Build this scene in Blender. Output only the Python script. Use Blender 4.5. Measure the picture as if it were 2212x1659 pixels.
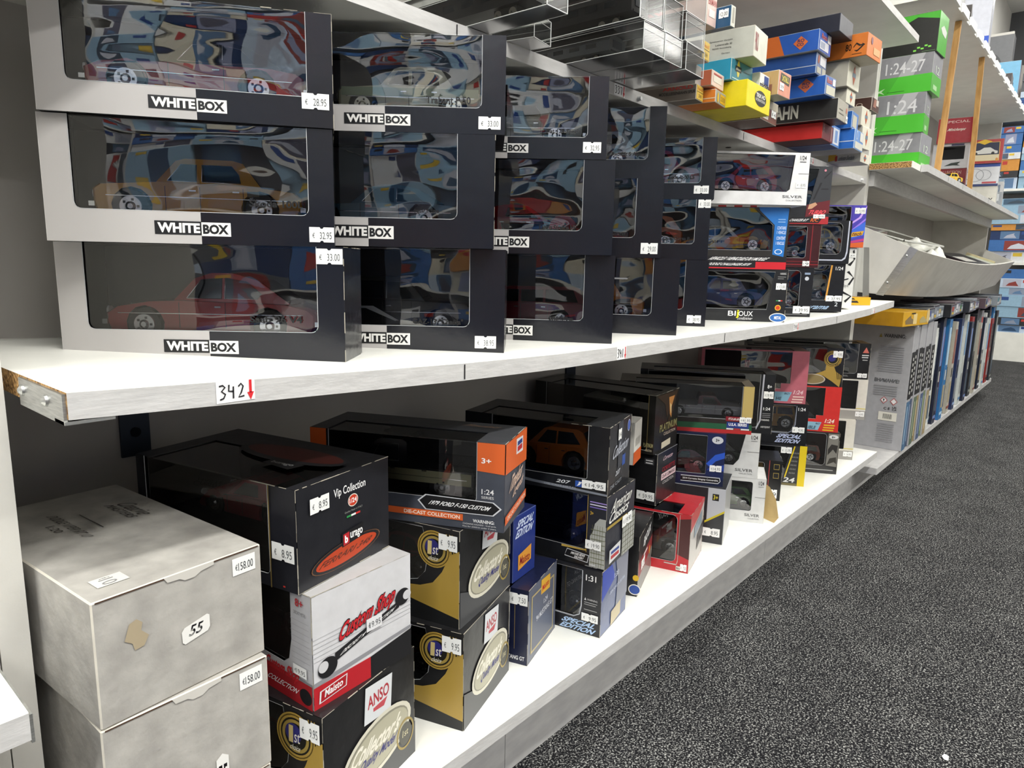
import bpy, bmesh, math, random
from mathutils import Vector, Matrix, noise
# ---------------------------------------------------------------- clear scene
for o in list(bpy.data.objects): bpy.data.objects.remove(o, do_unlink=True)
S = bpy.context.scene
COL = S.collection
PI = math.pi
R = math.radians
# ---------------------------------------------------------------- camera
# world: x runs along the rack, y into the rack (front edge of the middle shelf is y=0), z up
cd = bpy.data.cameras.new('camera'); cam = bpy.data.objects.new('camera', cd); COL.objects.link(cam)
cd.sensor_width = 36.0; cd.lens = 36.0*1500/2212; cd.clip_start = .02; cd.clip_end = 60
rgt = Vector((.6552554, -.75514872, .01976807)); dwn = Vector((-.11777146, -.12797108, -.98476052)); fwd = Vector((.74617038, .64294154, -.1727887))
m = Matrix.Identity(4)
for i in range(3): m[i][0] = rgt[i]; m[i][1] = -dwn[i]; m[i][2] = -fwd[i]
m.translation = Vector((-.14434, -.50172, .64434))
cam.matrix_world = m
S.camera = cam
# ---------------------------------------------------------------- world, exposure, lamps
W = bpy.data.worlds.new('world'); S.world = W; W.use_nodes = True
W.node_tree.nodes['Background'].inputs[0].default_value = (.9, .95, 1, 1)
W.node_tree.nodes['Background'].inputs[1].default_value = .35
S.view_settings.view_transform = 'Standard'; S.view_settings.look = 'None'
S.view_settings.exposure = 0.36; S.view_settings.gamma = 1; S.view_settings.use_curve_mapping = False
S.cycles.transparent_max_bounces = 24
S.cycles.max_bounces = 10
CEIL = 2.75
LAMPS = [(x, y) for y in (-.16, -1.3, -2.7) for x in (-2.2, -.2, 1.8, 3.8, 5.8)]  # the two rows away from the rack are added as fill light
FZ = -.0723     # carpet level
def lamp_light(x, y):
    l = bpy.data.lights.new('tube_or_fill_light', 'AREA'); l.shape = 'RECTANGLE'; l.size = 1.5; l.size_y = .16
    l.energy = 12 if y > -1 else (48 if x < 0 else 14) if y > -2 else 30; l.color = (1, .985, .93)  # added rows run stronger, to brighten box fronts and insides
    o = bpy.data.objects.new('tube_or_fill_light', l); COL.objects.link(o); o.location = (x, y, CEIL-.082)
for q in LAMPS: lamp_light(*q)
# ---------------------------------------------------------------- helpers
def hexc(h):
    if isinstance(h, (tuple, list)): return tuple(h)
    h = h.lstrip('#'); c = [int(h[i:i+2], 16)/255 for i in (0, 2, 4)]
    return tuple(x/12.92 if x <= .04045 else ((x+.055)/1.055)**2.4 for x in c)
MATS = {}
def mat(col, rough=.4, metal=0, coat=0, key=None):
    k = (col, rough, metal, coat)
    if k in MATS: return MATS[k]
    M = bpy.data.materials.new('mat_%d' % len(MATS)); M.use_nodes = True
    b = M.node_tree.nodes['Principled BSDF']
    b.inputs['Base Color'].default_value = (*hexc(col), 1)
    b.inputs['Roughness'].default_value = rough; b.inputs['Metallic'].default_value = metal
    b.inputs['Coat Weight'].default_value = coat; b.inputs['Coat Roughness'].default_value = .06
    MATS[k] = M
    return M
def nodes_mat(name):
    M = bpy.data.materials.new(name); M.use_nodes = True
    nt = M.node_tree; b = nt.nodes['Principled BSDF']
    return M, nt, b
def N(nt, t, **k):
    n = nt.nodes.new(t)
    for a, v in k.items(): setattr(n, a, v)
    return n
def noisy(name, c1, c2, scale, rough=.5, bump=0, detail=4, lo=.35, hi=.65, bscale=None, stretch=None, metal=0):
    """procedural surface: two colours mixed by noise, with fine relief"""
    M, nt, b = nodes_mat(name)
    tc = N(nt, 'ShaderNodeTexCoord'); mp = N(nt, 'ShaderNodeMapping')
    if stretch: mp.inputs['Scale'].default_value = stretch
    nt.links.new(tc.outputs['Object'], mp.inputs[0])
    n = N(nt, 'ShaderNodeTexNoise'); n.inputs['Scale'].default_value = scale; n.inputs['Detail'].default_value = detail
    nt.links.new(mp.outputs[0], n.inputs['Vector'])
    r = N(nt, 'ShaderNodeValToRGB'); r.color_ramp.elements[0].position = lo; r.color_ramp.elements[1].position = hi
    r.color_ramp.elements[0].color = (*hexc(c1), 1); r.color_ramp.elements[1].color = (*hexc(c2), 1)
    nt.links.new(n.outputs['Fac'], r.inputs[0]); nt.links.new(r.outputs[0], b.inputs['Base Color'])
    b.inputs['Roughness'].default_value = rough; b.inputs['Metallic'].default_value = metal
    if bump:
        n2 = N(nt, 'ShaderNodeTexNoise'); n2.inputs['Scale'].default_value = bscale or scale; n2.inputs['Detail'].default_value = 3
        nt.links.new(mp.outputs[0], n2.inputs['Vector'])
        bp = N(nt, 'ShaderNodeBump'); bp.inputs['Strength'].default_value = bump; bp.inputs['Distance'].default_value = .002
        nt.links.new(n2.outputs['Fac'], bp.inputs['Height']); nt.links.new(bp.outputs[0], b.inputs['Normal'])
    return M
CARTON = {}
def carton_mat(col, rough=.3, wear=None):
    """printed, slightly crumpled board with faint scuffs"""
    k = (col, rough)
    if k in CARTON: return CARTON[k]
    c = hexc(col); lum = sum(c)/3
    c2 = tuple(min(1, x*1.12+.004) for x in c)
    M = noisy('carton_%d' % len(CARTON), tuple(c), tuple(c2), 60, rough, .25, 5, .3, .75, bscale=45)
    CARTON[k] = M
    return M
def film_mat(name, ior, rough=.015, tint=(1, 1, 1), bump=0, bscale=30):
    M = bpy.data.materials.new(name); M.use_nodes = True; nt = M.node_tree
    nt.nodes.remove(nt.nodes['Principled BSDF']); out = nt.nodes['Material Output']
    fr = N(nt, 'ShaderNodeFresnel'); fr.inputs['IOR'].default_value = ior
    t = N(nt, 'ShaderNodeBsdfTransparent'); t.inputs[0].default_value = (*tint, 1)
    g = N(nt, 'ShaderNodeBsdfGlossy'); g.inputs['Roughness'].default_value = rough
    mx = N(nt, 'ShaderNodeMixShader')
    nt.links.new(fr.outputs[0], mx.inputs[0]); nt.links.new(t.outputs[0], mx.inputs[1]); nt.links.new(g.outputs[0], mx.inputs[2])
    nt.links.new(mx.outputs[0], out.inputs['Surface'])
    if bump:
        tc = N(nt, 'ShaderNodeTexCoord'); n = N(nt, 'ShaderNodeTexNoise'); n.inputs['Scale'].default_value = bscale; n.inputs['Detail'].default_value = 2
        nt.links.new(tc.outputs['Object'], n.inputs['Vector'])
        bp = N(nt, 'ShaderNodeBump'); bp.inputs['Strength'].default_value = bump; bp.inputs['Distance'].default_value = .003
        nt.links.new(n.outputs['Fac'], bp.inputs['Height'])
        nt.links.new(bp.outputs[0], g.inputs['Normal']); nt.links.new(bp.outputs[0], fr.inputs['Normal'])
    return M
FILM = film_mat('window_film', 2.1, .012, (.97, .98, .985), .16, 9)
CLEAR = film_mat('clear_plastic', 1.6, .16, (.95, .96, .96))
GLASS = mat('#1b2126', .06, 0, .5)
CHROME = mat('#d9dce0', .14, 1)
RUBBER = mat('#141414', .65)
PAPER = mat('#eef0ef', .55)

class MB:
    """collects faces with materials and links them as ONE mesh object"""
    def __init__(s): s.v = []; s.f = []; s.mi = []; s.ms = []; s.sm = []
    def m(s, M):
        if M not in s.ms: s.ms.append(M)
        return s.ms.index(M)
    def face(s, pts, M, smooth=False):
        b = len(s.v); s.v += [tuple(p) for p in pts]; s.f.append(tuple(range(b, b+len(pts)))); s.mi.append(s.m(M)); s.sm.append(smooth)
    def mesh(s, vs, fs, M, smooth=False):
        b = len(s.v); s.v += [tuple(p) for p in vs]; i = s.m(M)
        for f in fs: s.f.append(tuple(b+k for k in f)); s.mi.append(i); s.sm.append(smooth)
    def box(s, x0, y0, z0, x1, y1, z1, M):
        vs = [(x, y, z) for z in (z0, z1) for y in (y0, y1) for x in (x0, x1)]
        s.mesh(vs, [(0, 2, 3, 1), (4, 5, 7, 6), (0, 1, 5, 4), (2, 6, 7, 3), (0, 4, 6, 2), (1, 3, 7, 5)], M)
    def hexa(s, vs, M): s.mesh(vs, [(0, 3, 2, 1), (4, 5, 6, 7), (0, 1, 5, 4), (1, 2, 6, 5), (2, 3, 7, 6), (3, 0, 4, 7)], M)
    def cyl(s, p, ax, r, h, M, n=18, r2=None, cap=True, smooth=True):
        ax = Vector(ax).normalized(); p = Vector(p); a = ax.orthogonal().normalized(); b = ax.cross(a); r2 = r if r2 is None else r2
        c0 = [p+(a*math.cos(2*PI*k/n)+b*math.sin(2*PI*k/n))*r for k in range(n)]
        c1 = [p+ax*h+(a*math.cos(2*PI*k/n)+b*math.sin(2*PI*k/n))*r2 for k in range(n)]
        s.mesh(c0+c1, [(k, (k+1) % n, n+(k+1) % n, n+k) for k in range(n)], M, smooth)
        if cap: s.face(c0[::-1], M); s.face(c1, M)
    def tube(s, pts, r, M, n=6):
        pts = [Vector(p) for p in pts]; rings = []
        for i, p in enumerate(pts):
            t = (pts[min(i+1, len(pts)-1)]-pts[max(i-1, 0)]).normalized(); a = t.orthogonal().normalized(); b = t.cross(a)
            rings += [p+(a*math.cos(2*PI*k/n)+b*math.sin(2*PI*k/n))*r for k in range(n)]
        fs = [(i*n+k, i*n+(k+1) % n, (i+1)*n+(k+1) % n, (i+1)*n+k) for i in range(len(pts)-1) for k in range(n)]
        s.mesh(rings, fs, M, True)
    def build(s, name, parent=None):
        me = bpy.data.meshes.new(name); me.from_pydata(s.v, [], s.f)
        for M in s.ms: me.materials.append(M)
        me.polygons.foreach_set('material_index', s.mi); me.polygons.foreach_set('use_smooth', s.sm); me.update()
        o = bpy.data.objects.new(name, me); COL.objects.link(o)
        if parent: o.parent = parent
        return o
def fillpoly(outline, holes=()):
    """2-D polygon with holes -> verts, tris"""
    bm = bmesh.new(); es = []
    for lp in [outline]+list(holes):
        vs = [bm.verts.new((p[0], p[1], 0)) for p in lp]
        es += [bm.edges.new((vs[i], vs[(i+1) % len(vs)])) for i in range(len(vs))]
    bmesh.ops.triangle_fill(bm, use_beauty=True, use_dissolve=False, edges=es, normal=(0, 0, 1))
    bm.verts.index_update()
    V = [(v.co.x, v.co.y) for v in bm.verts]; F = []
    for f in bm.faces:
        ids = [v.index for v in f.verts]
        if f.normal.z < 0: ids = ids[::-1]
        F.append(tuple(ids))
    bm.free(); return V, F
def tag(o, label, cat, group=None):
    o['label'] = label; o['category'] = cat
    if group: o['group'] = group
    return o
def struct(o): o['kind'] = 'structure'; return o
def empty(name, loc, rz=0):
    o = bpy.data.objects.new(name, None); COL.objects.link(o); o.location = loc; o.rotation_euler = (0, 0, rz); o.empty_display_size = .02
    return o
TXT = {}
def textmesh(t, bold=0):
    k = (t, bold)
    if k not in TXT:
        c = bpy.data.curves.new('t', 'FONT'); c.body = t; c.resolution_u = 3; c.offset = .022*bold; c.fill_mode = 'FRONT'
        o = bpy.data.objects.new('t', c); me = bpy.data.meshes.new_from_object(o)
        vs = [(v.co.x, v.co.y) for v in me.vertices]; fs = [tuple(p.vertices) for p in me.polygons]
        bpy.data.objects.remove(o); bpy.data.curves.remove(c); bpy.data.meshes.remove(me)
        x0 = min(v[0] for v in vs); x1 = max(v[0] for v in vs); y0 = min(v[1] for v in vs); y1 = max(v[1] for v in vs)
        TXT[k] = ([((v[0]-x0)/(x1-x0), (v[1]-y0)/(y1-y0)) for v in vs], fs)
    return TXT[k]
# box: far front corner x,y, base z, turn, length, depth, height
BOX={
'saab':(0.0770,0.2641,0.5431,-47.7,0.2720,0.0850,0.1120),
'skoda':(0.0626,0.2300,0.6553,-35.6,0.2500,0.0850,0.1100),
'redcab':(0.0613,0.2220,0.7659,-34.4,0.2480,0.0850,0.1010),
'chaika':(0.2976,0.2520,0.5363,-49.9,0.2720,0.1100,0.1220),
'jaguar':(0.2561,0.2329,0.6587,-45.8,0.2720,0.1100,0.1230),
'trabant':(0.2683,0.2303,0.7820,-47.4,0.2720,0.1100,0.1020),
'citroen':(0.5337,0.2551,0.5339,-57.0,0.2720,0.1100,0.1220),
'lancia':(0.4976,0.2367,0.6560,-51.5,0.2720,0.1100,0.1240),
'fiat':(0.4865,0.2441,0.7804,-50.8,0.2720,0.1100,0.1040),
'zaz':(0.7343,0.2619,0.5329,-59.1,0.2720,0.1100,0.1220),
'mb1000':(0.7107,0.2851,0.6553,-58.1,0.2720,0.1100,0.1220),
'renault':(0.7073,0.2849,0.7774,-57.1,0.2720,0.1100,0.1070),
'hidden':(0.9394,0.3107,0.5319,-59.0,0.2720,0.1100,0.1230),
'opel':(0.9379,0.3141,0.6553,-58.9,0.2720,0.1100,0.1090),
'lada':(0.9432,0.3113,0.7649,-58.6,0.2720,0.1100,0.1090),
'bijoux':(1.1974,0.2203,0.5314,-56.8,0.2400,0.1000,0.1090),
'sheriff':(1.1857,0.2201,0.6403,-54.4,0.2400,0.1000,0.1280),
'silverred':(1.1586,0.1795,0.7685,-47.3,0.2500,0.1000,0.1010),
'blister':(1.4221,0.2009,0.5322,-57.0,0.2000,0.1000,0.1130),
'panorama':(1.6105,0.1863,0.5372,-57.0,0.2000,0.1000,0.1190),
'crack':(1.7331,0.1968,0.5418,-57.0,0.2000,0.1000,0.1570),
'darkred':(1.4245,0.1939,0.6457,-57.0,0.2000,0.1000,0.0970),
'yellowcar':(1.6105,0.1806,0.6561,-57.0,0.2000,0.1000,0.1050),
'charger':(1.4293,0.1830,0.7428,-57.0,0.2000,0.1000,0.1260),
'purple':(1.7348,0.1836,0.6995,-57.0,0.2000,0.1000,0.1070),
'cm0':(-0.0064,0.2779,0.0880,-87.0,0.2580,0.1370,0.1030),
'cm_low':(0.0012,0.2808,0.1914,-88.4,0.2580,0.1360,0.1060),
'cm_up':(-0.0133,0.2813,0.2979,-85.1,0.2600,0.1380,0.1010),
'col1':(0.1430,0.2060,0.0880,-77.1,0.2000,0.1450,0.1310),
'custom':(0.1708,0.2756,0.2191,-85.8,0.2500,0.1290,0.1160),
'ferrari':(0.1340,0.2618,0.3360,-77.5,0.2300,0.1330,0.1010),
'col2':(0.3111,0.2632,0.0880,-71.5,0.2500,0.1400,0.1260),
'col3':(0.3322,0.2802,0.2141,-75.5,0.2500,0.1320,0.1220),
'f150':(0.3198,0.2217,0.3369,-64.8,0.2480,0.0930,0.1050),
'mustang':(0.4709,0.2945,0.0880,-72.1,0.2500,0.1160,0.1120),
'maisto_se':(0.5046,0.3334,0.2004,-79.8,0.2500,0.0640,0.0970),
'se131':(0.6320,0.2688,0.0880,-79.2,0.2500,0.1060,0.1050),
'ford40':(0.6426,0.2706,0.1938,-80.4,0.2500,0.1110,0.1140),
'p207':(0.6217,0.2543,0.3080,-74.6,0.2380,0.1120,0.1040),
'bij2':(0.7480,0.2861,0.0880,-70.2,0.2500,0.1320,0.1060),
'corv':(0.9428,0.3502,0.2007,-83.2,0.2500,0.1000,0.0990),
'platinum':(0.9358,0.3657,0.2996,-84.0,0.2600,0.1120,0.1110),
'redbox':(0.9202,0.2418,0.0880,-75.5,0.2200,0.1180,0.1120),
'bot19':(1.0778,0.2489,0.0880,-72.1,0.2200,0.1200,0.1170),
'corv14':(1.0625,0.2513,0.2050,-64.4,0.2200,0.1100,0.1090),
'silvlow':(1.2216,0.2427,0.0880,-65.5,0.2400,0.1000,0.1010),
'silvup':(1.2104,0.2593,0.1891,-64.8,0.2400,0.1000,0.1010),
'usa':(1.0608,0.2445,0.3140,-60.0,0.2630,0.1000,0.0970),
'eight':(1.1882,0.2725,0.2903,-61.0,0.2830,0.1000,0.1290),
'robot':(1.3939,0.2691,0.0880,-64.0,0.2400,0.1000,0.0990),
'yel24':(1.5514,0.2647,0.0880,-64.2,0.2400,0.1000,0.1070),
'seyel':(1.5557,0.2707,0.1957,-64.0,0.2400,0.1000,0.1060),
'pink':(1.5239,0.2905,0.3025,-59.0,0.2630,0.1000,0.1350),
'bot8':(1.7231,0.2345,0.0880,-63.3,0.2400,0.1000,0.1160),
'red8631':(1.7248,0.2422,0.2044,-63.6,0.2400,0.1000,0.1250),
'gold1st':(1.7186,0.2504,0.3296,-62.4,0.2490,0.1000,0.1050),
'whsm1':(1.9322,0.2105,0.0880,-64.0,0.2000,0.0800,0.1200),
'whsm2':(1.9554,0.1948,0.2081,-64.0,0.2000,0.0800,0.1190),
'sl500':(1.9155,0.2511,0.3272,-60.7,0.2670,0.1000,0.1050),
'clr0':(0.4739,0.2757,0.9140,-89.3,0.2800,0.0370,0.0500),
'clr0b':(0.5127,0.2705,0.9140,-78.5,0.2000,0.0450,0.0300),
'clr1':(0.6664,0.2731,0.9140,-89.0,0.2800,0.0560,0.0340),
'clr2':(0.7228,0.2761,0.9140,-88.7,0.2800,0.0520,0.0360),
'clr3':(0.7748,0.2749,0.9140,-86.9,0.2800,0.0610,0.0370),
'arnold':(0.9261,0.3406,0.9140,-83.5,0.2800,0.0330,0.0240),
'trix':(1.0453,0.2964,0.9140,-88.9,0.2800,0.1080,0.0430),
'brown':(1.1533,0.3171,0.9140,-87.1,0.2800,0.0890,0.0250),
'orange2350':(0.9618,0.3244,0.9140,-83.0,0.2800,0.0540,0.0210),
'bahnred':(1.4240,0.2915,0.9140,-88.0,0.2800,0.0800,0.0330),
'blue0':(1.5165,0.3010,0.9140,-88.6,0.2800,0.0660,0.0430),
'blue1':(1.5872,0.2735,0.9140,-87.7,0.2800,0.0820,0.0430),
'whlo':(1.8243,0.3184,0.9140,-90.4,0.2800,0.0780,0.0240),
'clrtop1':(0.6620,0.2531,0.9482,-90.5,0.2600,0.0570,0.0500),
'clr3b':(0.7757,0.2557,0.9510,-88.0,0.2600,0.0620,0.0370),
'clrtop3':(0.7742,0.2553,0.9882,-88.2,0.2600,0.0630,0.0500),
'pinksm':(0.9644,0.3087,0.9386,-85.8,0.2600,0.0550,0.0250),
'teal':(1.0424,0.3028,0.9578,-90.5,0.2600,0.0870,0.0350),
'piko':(1.0320,0.2710,0.9933,-84.9,0.2600,0.0720,0.0490),
'trixcream':(1.1922,0.2739,0.9552,-92.7,0.2600,0.0540,0.0430),
'bahn':(1.4054,0.2393,0.9478,-87.9,0.2600,0.0800,0.0400),
'roco3':(1.3942,0.2536,0.9886,-94.6,0.2600,0.0510,0.0370),
'roco2':(1.3503,0.2694,1.0265,-89.3,0.2600,0.0630,0.0400),
'roco1':(1.3491,0.2644,1.0670,-91.4,0.2600,0.0680,0.0390),
'blue2':(1.5763,0.2603,0.9575,-86.8,0.2600,0.0610,0.0370),
'wh2':(1.7811,0.2826,0.9386,-93.7,0.2600,0.0590,0.0520),
'wh1':(1.7508,0.2856,0.9912,-89.9,0.2600,0.0780,0.0440),
'wh4':(1.5082,0.2510,0.9949,-90.9,0.2600,0.0590,0.0300),
'wh3':(1.4933,0.2476,1.0252,-91.3,0.2600,0.0790,0.0520),
'dkbrown':(1.8123,0.2817,1.0356,-90.4,0.2600,0.0650,0.0310),
'orange80':(1.4920,0.2113,1.0776,-93.8,0.2600,0.0850,0.0450),
'navy':(1.3805,0.2395,1.1061,-90.2,0.2600,0.0840,0.0330),
'bluetop':(0.9125,0.2460,0.9976,-91.8,0.2600,0.0140,0.0300),
'ylab1':(0.9357,0.3244,0.9379,-85.0,0.2600,0.0240,0.0300),
'ylab2':(0.9156,0.3038,0.9683,-85.8,0.2600,0.0300,0.0290),
'farmer':(0.8850,0.2703,0.9976,-92.3,0.2600,0.0290,0.0410),
'g1':(2.3810,0.2206,0.9554,-91.8,0.2000,0.1330,0.1100),
'g2':(2.3603,0.2180,1.0654,-86.9,0.2000,0.1000,0.1180),
'g3':(2.3753,0.2098,1.1837,-91.4,0.2000,0.1190,0.1130),
'g4':(2.3767,0.2049,1.2966,-92.2,0.2000,0.1070,0.1140),
'silver':(2.4720,0.2565,0.0293,-88.0,0.2500,0.0350,0.4300),
'boxwhite':(4.1122,0.1797,0.9557,-85.0,0.1600,0.1000,0.1110),
'silverS':(4.1109,0.1422,1.0670,-84.8,0.1220,0.1000,0.1080),
'redyel':(4.0986,0.1378,1.1754,-83.5,0.1230,0.1000,0.1150),
'redcol':(3.3375,0.1335,1.0132,-83.2,0.0940,0.1000,0.0700),
'dcwin':(3.3339,0.1358,1.0838,-84.4,0.1010,0.1000,0.0950),
'redspec':(3.3135,0.1114,1.1796,-83.6,0.0980,0.1000,0.0990),
'muscle':(3.2166,0.0900,1.6099,-81.6,0.0550,0.1000,0.0590),
'whblue':(3.1468,0.1575,1.5231,-85.2,0.1600,0.0030,0.1360),
'navylt':(4.2899,0.1803,1.5665,-85.0,0.1600,0.1000,0.1590),
'yeltank':(2.2367,0.1885,0.4897,-105.4,0.2000,0.2160,0.0470),
'whbeh':(0.8254,0.2705,0.2992,-72.4,0.1800,0.0560,0.0760),
'clrtop2':(0.7203,0.2578,0.9506,-88.0,0.2600,0.0530,0.0450),
'maerklin':(1.1290,0.2300,0.9578,-89.0,0.2000,0.0460,0.0290),
'filler1':(1.1760,0.2800,0.9395,-88.0,0.2400,0.0780,0.0152)
}
# length cut off the hidden end of a box
SHIFT={'col1': 0.05}
def frame(fn, w, d, h):
    return {'F': (Vector((0, 0, 0)), Vector((w, 0, 0)), Vector((0, 0, h)), Vector((0, -1, 0))),
            'E': (Vector((w, 0, 0)), Vector((0, d, 0)), Vector((0, 0, h)), Vector((1, 0, 0))),
            'T': (Vector((0, 0, h)), Vector((w, 0, 0)), Vector((0, d, 0)), Vector((0, 0, 1))),
            'L': (Vector((0, d, 0)), Vector((0, -d, 0)), Vector((0, 0, h)), Vector((-1, 0, 0)))}[fn]
PRINT = {'t': 'lettering', 'r': 'printed_panel', 'p': 'printed_shape', 'e': 'printed_oval', 'o': 'printed_ring'}
def art_shape(mb, fr, op, e, kw=None):
    """one printed shape on a face; coordinates are fractions of the face"""
    O, Sx, Ty, n = fr; L = O+n*e
    P = lambda s, t: L+Sx*s+Ty*t
    k = op[0]
    if k == 'r':
        _, _, s0, t0, s1, t1, c = op[:7]
        mb.face([P(s0, t0), P(s1, t0), P(s1, t1), P(s0, t1)], mat(c, op[7] if len(op) > 7 else .4))
    elif k == 'p':
        V, F = fillpoly(op[2]); mb.mesh([P(*v) for v in V], F, mat(op[3], op[4] if len(op) > 4 else .4))
    elif k in 'eo':
        cs, ct, rs, rt = op[2:6]; n_ = 28; c = op[6]; a = R(op[7]) if len(op) > 7 else 0
        asp = Ty.length/Sx.length
        def qq(ang, f=1):
            x = math.cos(ang)*rs*f; y = math.sin(ang)*rt*f
            X = x*math.cos(a)-y*math.sin(a); Y = x*math.sin(a)+y*math.cos(a)
            return P(cs+X*asp, ct+Y)
        if k == 'e': mb.face([qq(2*PI*i/n_) for i in range(n_)], mat(c, .4))
        else:
            th = op[8] if len(op) > 8 else .85
            pts = [qq(2*PI*i/n_) for i in range(n_)]+[qq(2*PI*i/n_, th) for i in range(n_)]
            mb.mesh(pts, [(i, (i+1) % n_, n_+(i+1) % n_, n_+i) for i in range(n_)], mat(c, .35))
    elif k == 't':
        _, _, t, s0, t0, s1, t1, c = op[:8]; sh = op[8] if len(op) > 8 else 0; bold = op[9] if len(op) > 9 else 0; rise = op[10] if len(op) > 10 else 0
        V, F = textmesh(t, bold)
        mb.mesh([P(s0+(s1-s0)*(v[0]*(1-abs(sh))+v[1]*sh), t0+(t1-t0)*v[1]+rise*v[0]) for v in V], F, mat(c, op[11] if len(op) > 11 else .4))
def sticker(parent, fr, s0, t0, s1, t1, txt, e=.0006, rise=0, notch=True, col='#f1f2f0', ink='#5a5c5e'):
    O, Sx, Ty, n = fr; asp = 1
    P = lambda s, t, k=e: O+n*k+Sx*(s0+(s1-s0)*s)+Ty*(t0+(t1-t0)*t+rise*s)
    o = [(0, 0), (.42, 0), (.46, .1), (.54, .1), (.58, 0), (1, 0), (1, 1), (.58, 1), (.54, .9), (.46, .9), (.42, 1), (0, 1)] if notch else [(0, 0), (1, 0), (1, 1), (0, 1)]
    V, F = fillpoly(o)
    mb = MB(); mb.mesh([P(*v) for v in V], F, mat(col, .5)); st = mb.build('price_sticker', parent)
    V, F = textmesh('€', 0); mb = MB(); M = mat(ink, .6)
    a, b = txt
    mb.mesh([P(.12+.1*v[0], .28+.34*v[1], e+.0002) for v in V], F, M)
    V, F = textmesh(b, 0); mb.mesh([P(a+(.9-a)*v[0], .22+.46*v[1], e+.0002) for v in V], F, M)
    pr = mb.build('price_print', st)
    return st
def rrect(s0, t0, s1, t1, r, asp, n=5, top=True):
    """rounded rectangle, r as fraction of height; asp = h/w"""
    rs = r*asp; pts = []
    for cx, cy, a in ((s0+rs, t0+r, PI), (s1-rs, t0+r, 1.5*PI)):
        pts += [(cx+rs*math.cos(a+PI/2*i/n), cy+r*math.sin(a+PI/2*i/n)) for i in range(n+1)]
    if top:
        for cx, cy, a in ((s1-rs, t1-r, 0), (s0+rs, t1-r, PI/2)):
            pts += [(cx+rs*math.cos(a+PI/2*i/n), cy+r*math.sin(a+PI/2*i/n)) for i in range(n+1)]
    else: pts += [(s1, t1), (s0, t1)]
    return pts
SEED = [0]
def film(parent, O, Sx, Ty, n, amp=.0009, nx=34, ny=16, M=None, name='window_film'):
    """thin plastic sheet that bulges and ripples"""
    SEED[0] += 1; sd = SEED[0]*7.31; vs = []
    lx = Sx.length; ly = Ty.length
    for j in range(ny+1):
        for i in range(nx+1):
            s, t = i/nx, j/ny; x, y = s*lx, t*ly
            k = min(1, 6*min(s, 1-s), 6*min(t, 1-t)+.15)
            dz = noise.noise((x*7, y*20, sd))+.28*noise.noise((x*16, y*44, sd+3))
            vs.append(O+Sx*s+Ty*t+n*(dz*amp*k))
    fs = [(j*(nx+1)+i, j*(nx+1)+i+1, (j+1)*(nx+1)+i+1, (j+1)*(nx+1)+i) for j in range(ny) for i in range(nx)]
    mb = MB(); mb.mesh(vs, fs, M or FILM, True)
    return mb.build(name, parent)
def wear_edges(parent, w, d, h, seed=0, col='#a8a294', parts=('K', 'TE', 'TF')):
    """scuffed board showing along the fold lines"""
    rnd = random.Random(seed); mb = MB(); M = mat(col, .8); r = .0003
    def run(p, q):
        p = Vector(p); q = Vector(q); L = (q-p).length; t = 0
        while t < L:
            a = t; b = min(L, a+rnd.uniform(.004, .018)); t = b+(rnd.uniform(.001, .02) if rnd.random() < .45 else 0)
            if a < L: mb.tube([p.lerp(q, a/L), p.lerp(q, b/L)], r*rnd.uniform(.5, 1.9), M, 4)
    if 'K' in parts: run((w, 0, 0), (w, 0, h))
    if 'TE' in parts: run((w, 0, h), (w, d, h))
    if 'TF' in parts: run((w*.75, 0, h), (w, 0, h))
    if 'B' in parts: run((w, d, 0), (w, d, h))
    if 'KB' in parts: run((w, 0, 0), (w, d, 0))
    if mb.f: mb.build('worn_edges', parent)
BOXOBJ = {}
# share of the long side over which each print was measured (the rest is hidden by the neighbouring box)
VIS = dict(redbox=.2545, corv14=.42, bot19=.41, silvlow=.38, silvup=.45, usa=.46, eight=.45, seyel=.53, yel24=.45, pink=.6, red8631=.53, bot8=.4, gold1st=.53, sl500=.46, whsm1=.34, whsm2=.34, se131=.45, ford40=.41,
           platinum=.25, corv=.5, custom=.48, ferrari=.78, col1=.9, col2=.73, col3=.73, mustang=.4, bij2=.25, robot=.45, bijoux=.67, sheriff=.67, silverred=.85, blister=.7, darkred=.58, yellowcar=.62, charger=.55, purple=.85,
           roco1=.4, roco3=.45, piko=.33, bahn=.6, orange80=.37, arnold=.42, whlo=.4, g1=.8, g2=.8, g3=.8, trixcream=.3, bluetop=.2)
def remap(key, win, art, stick):
    k = VIS.get(key)
    if not k: return win, art, stick
    f = lambda s: 0 if s <= .001 else 1-(1-s)*k
    g = lambda s: .03 if s <= .32 else f(s)
    if win:
        if win[0] in 'UH': win = (win[0], min(win[1], .12), f(win[2]))+tuple(win[3:])
        else: win = (win[0], [(g(s), t) for s, t in win[1]])+tuple(win[2:])
    A = []
    for op in art:
        if op[1] != 'F': A.append(op); continue
        op = list(op)
        if op[0] == 'r': op[2] = f(op[2]); op[4] = f(op[4])
        elif op[0] == 'p': op[2] = [(f(s), t) for s, t in op[2]]
        elif op[0] == 't': op[3] = f(op[3]) if op[3] > .001 else 1-k; op[5] = f(op[5])
        else: op[2] = f(op[2])
        A.append(tuple(op))
    return win, A, [((s[0], f(s[1]), s[2], f(s[3]), *s[4:]) if s[0] == 'F' else s) for s in stick]
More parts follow.
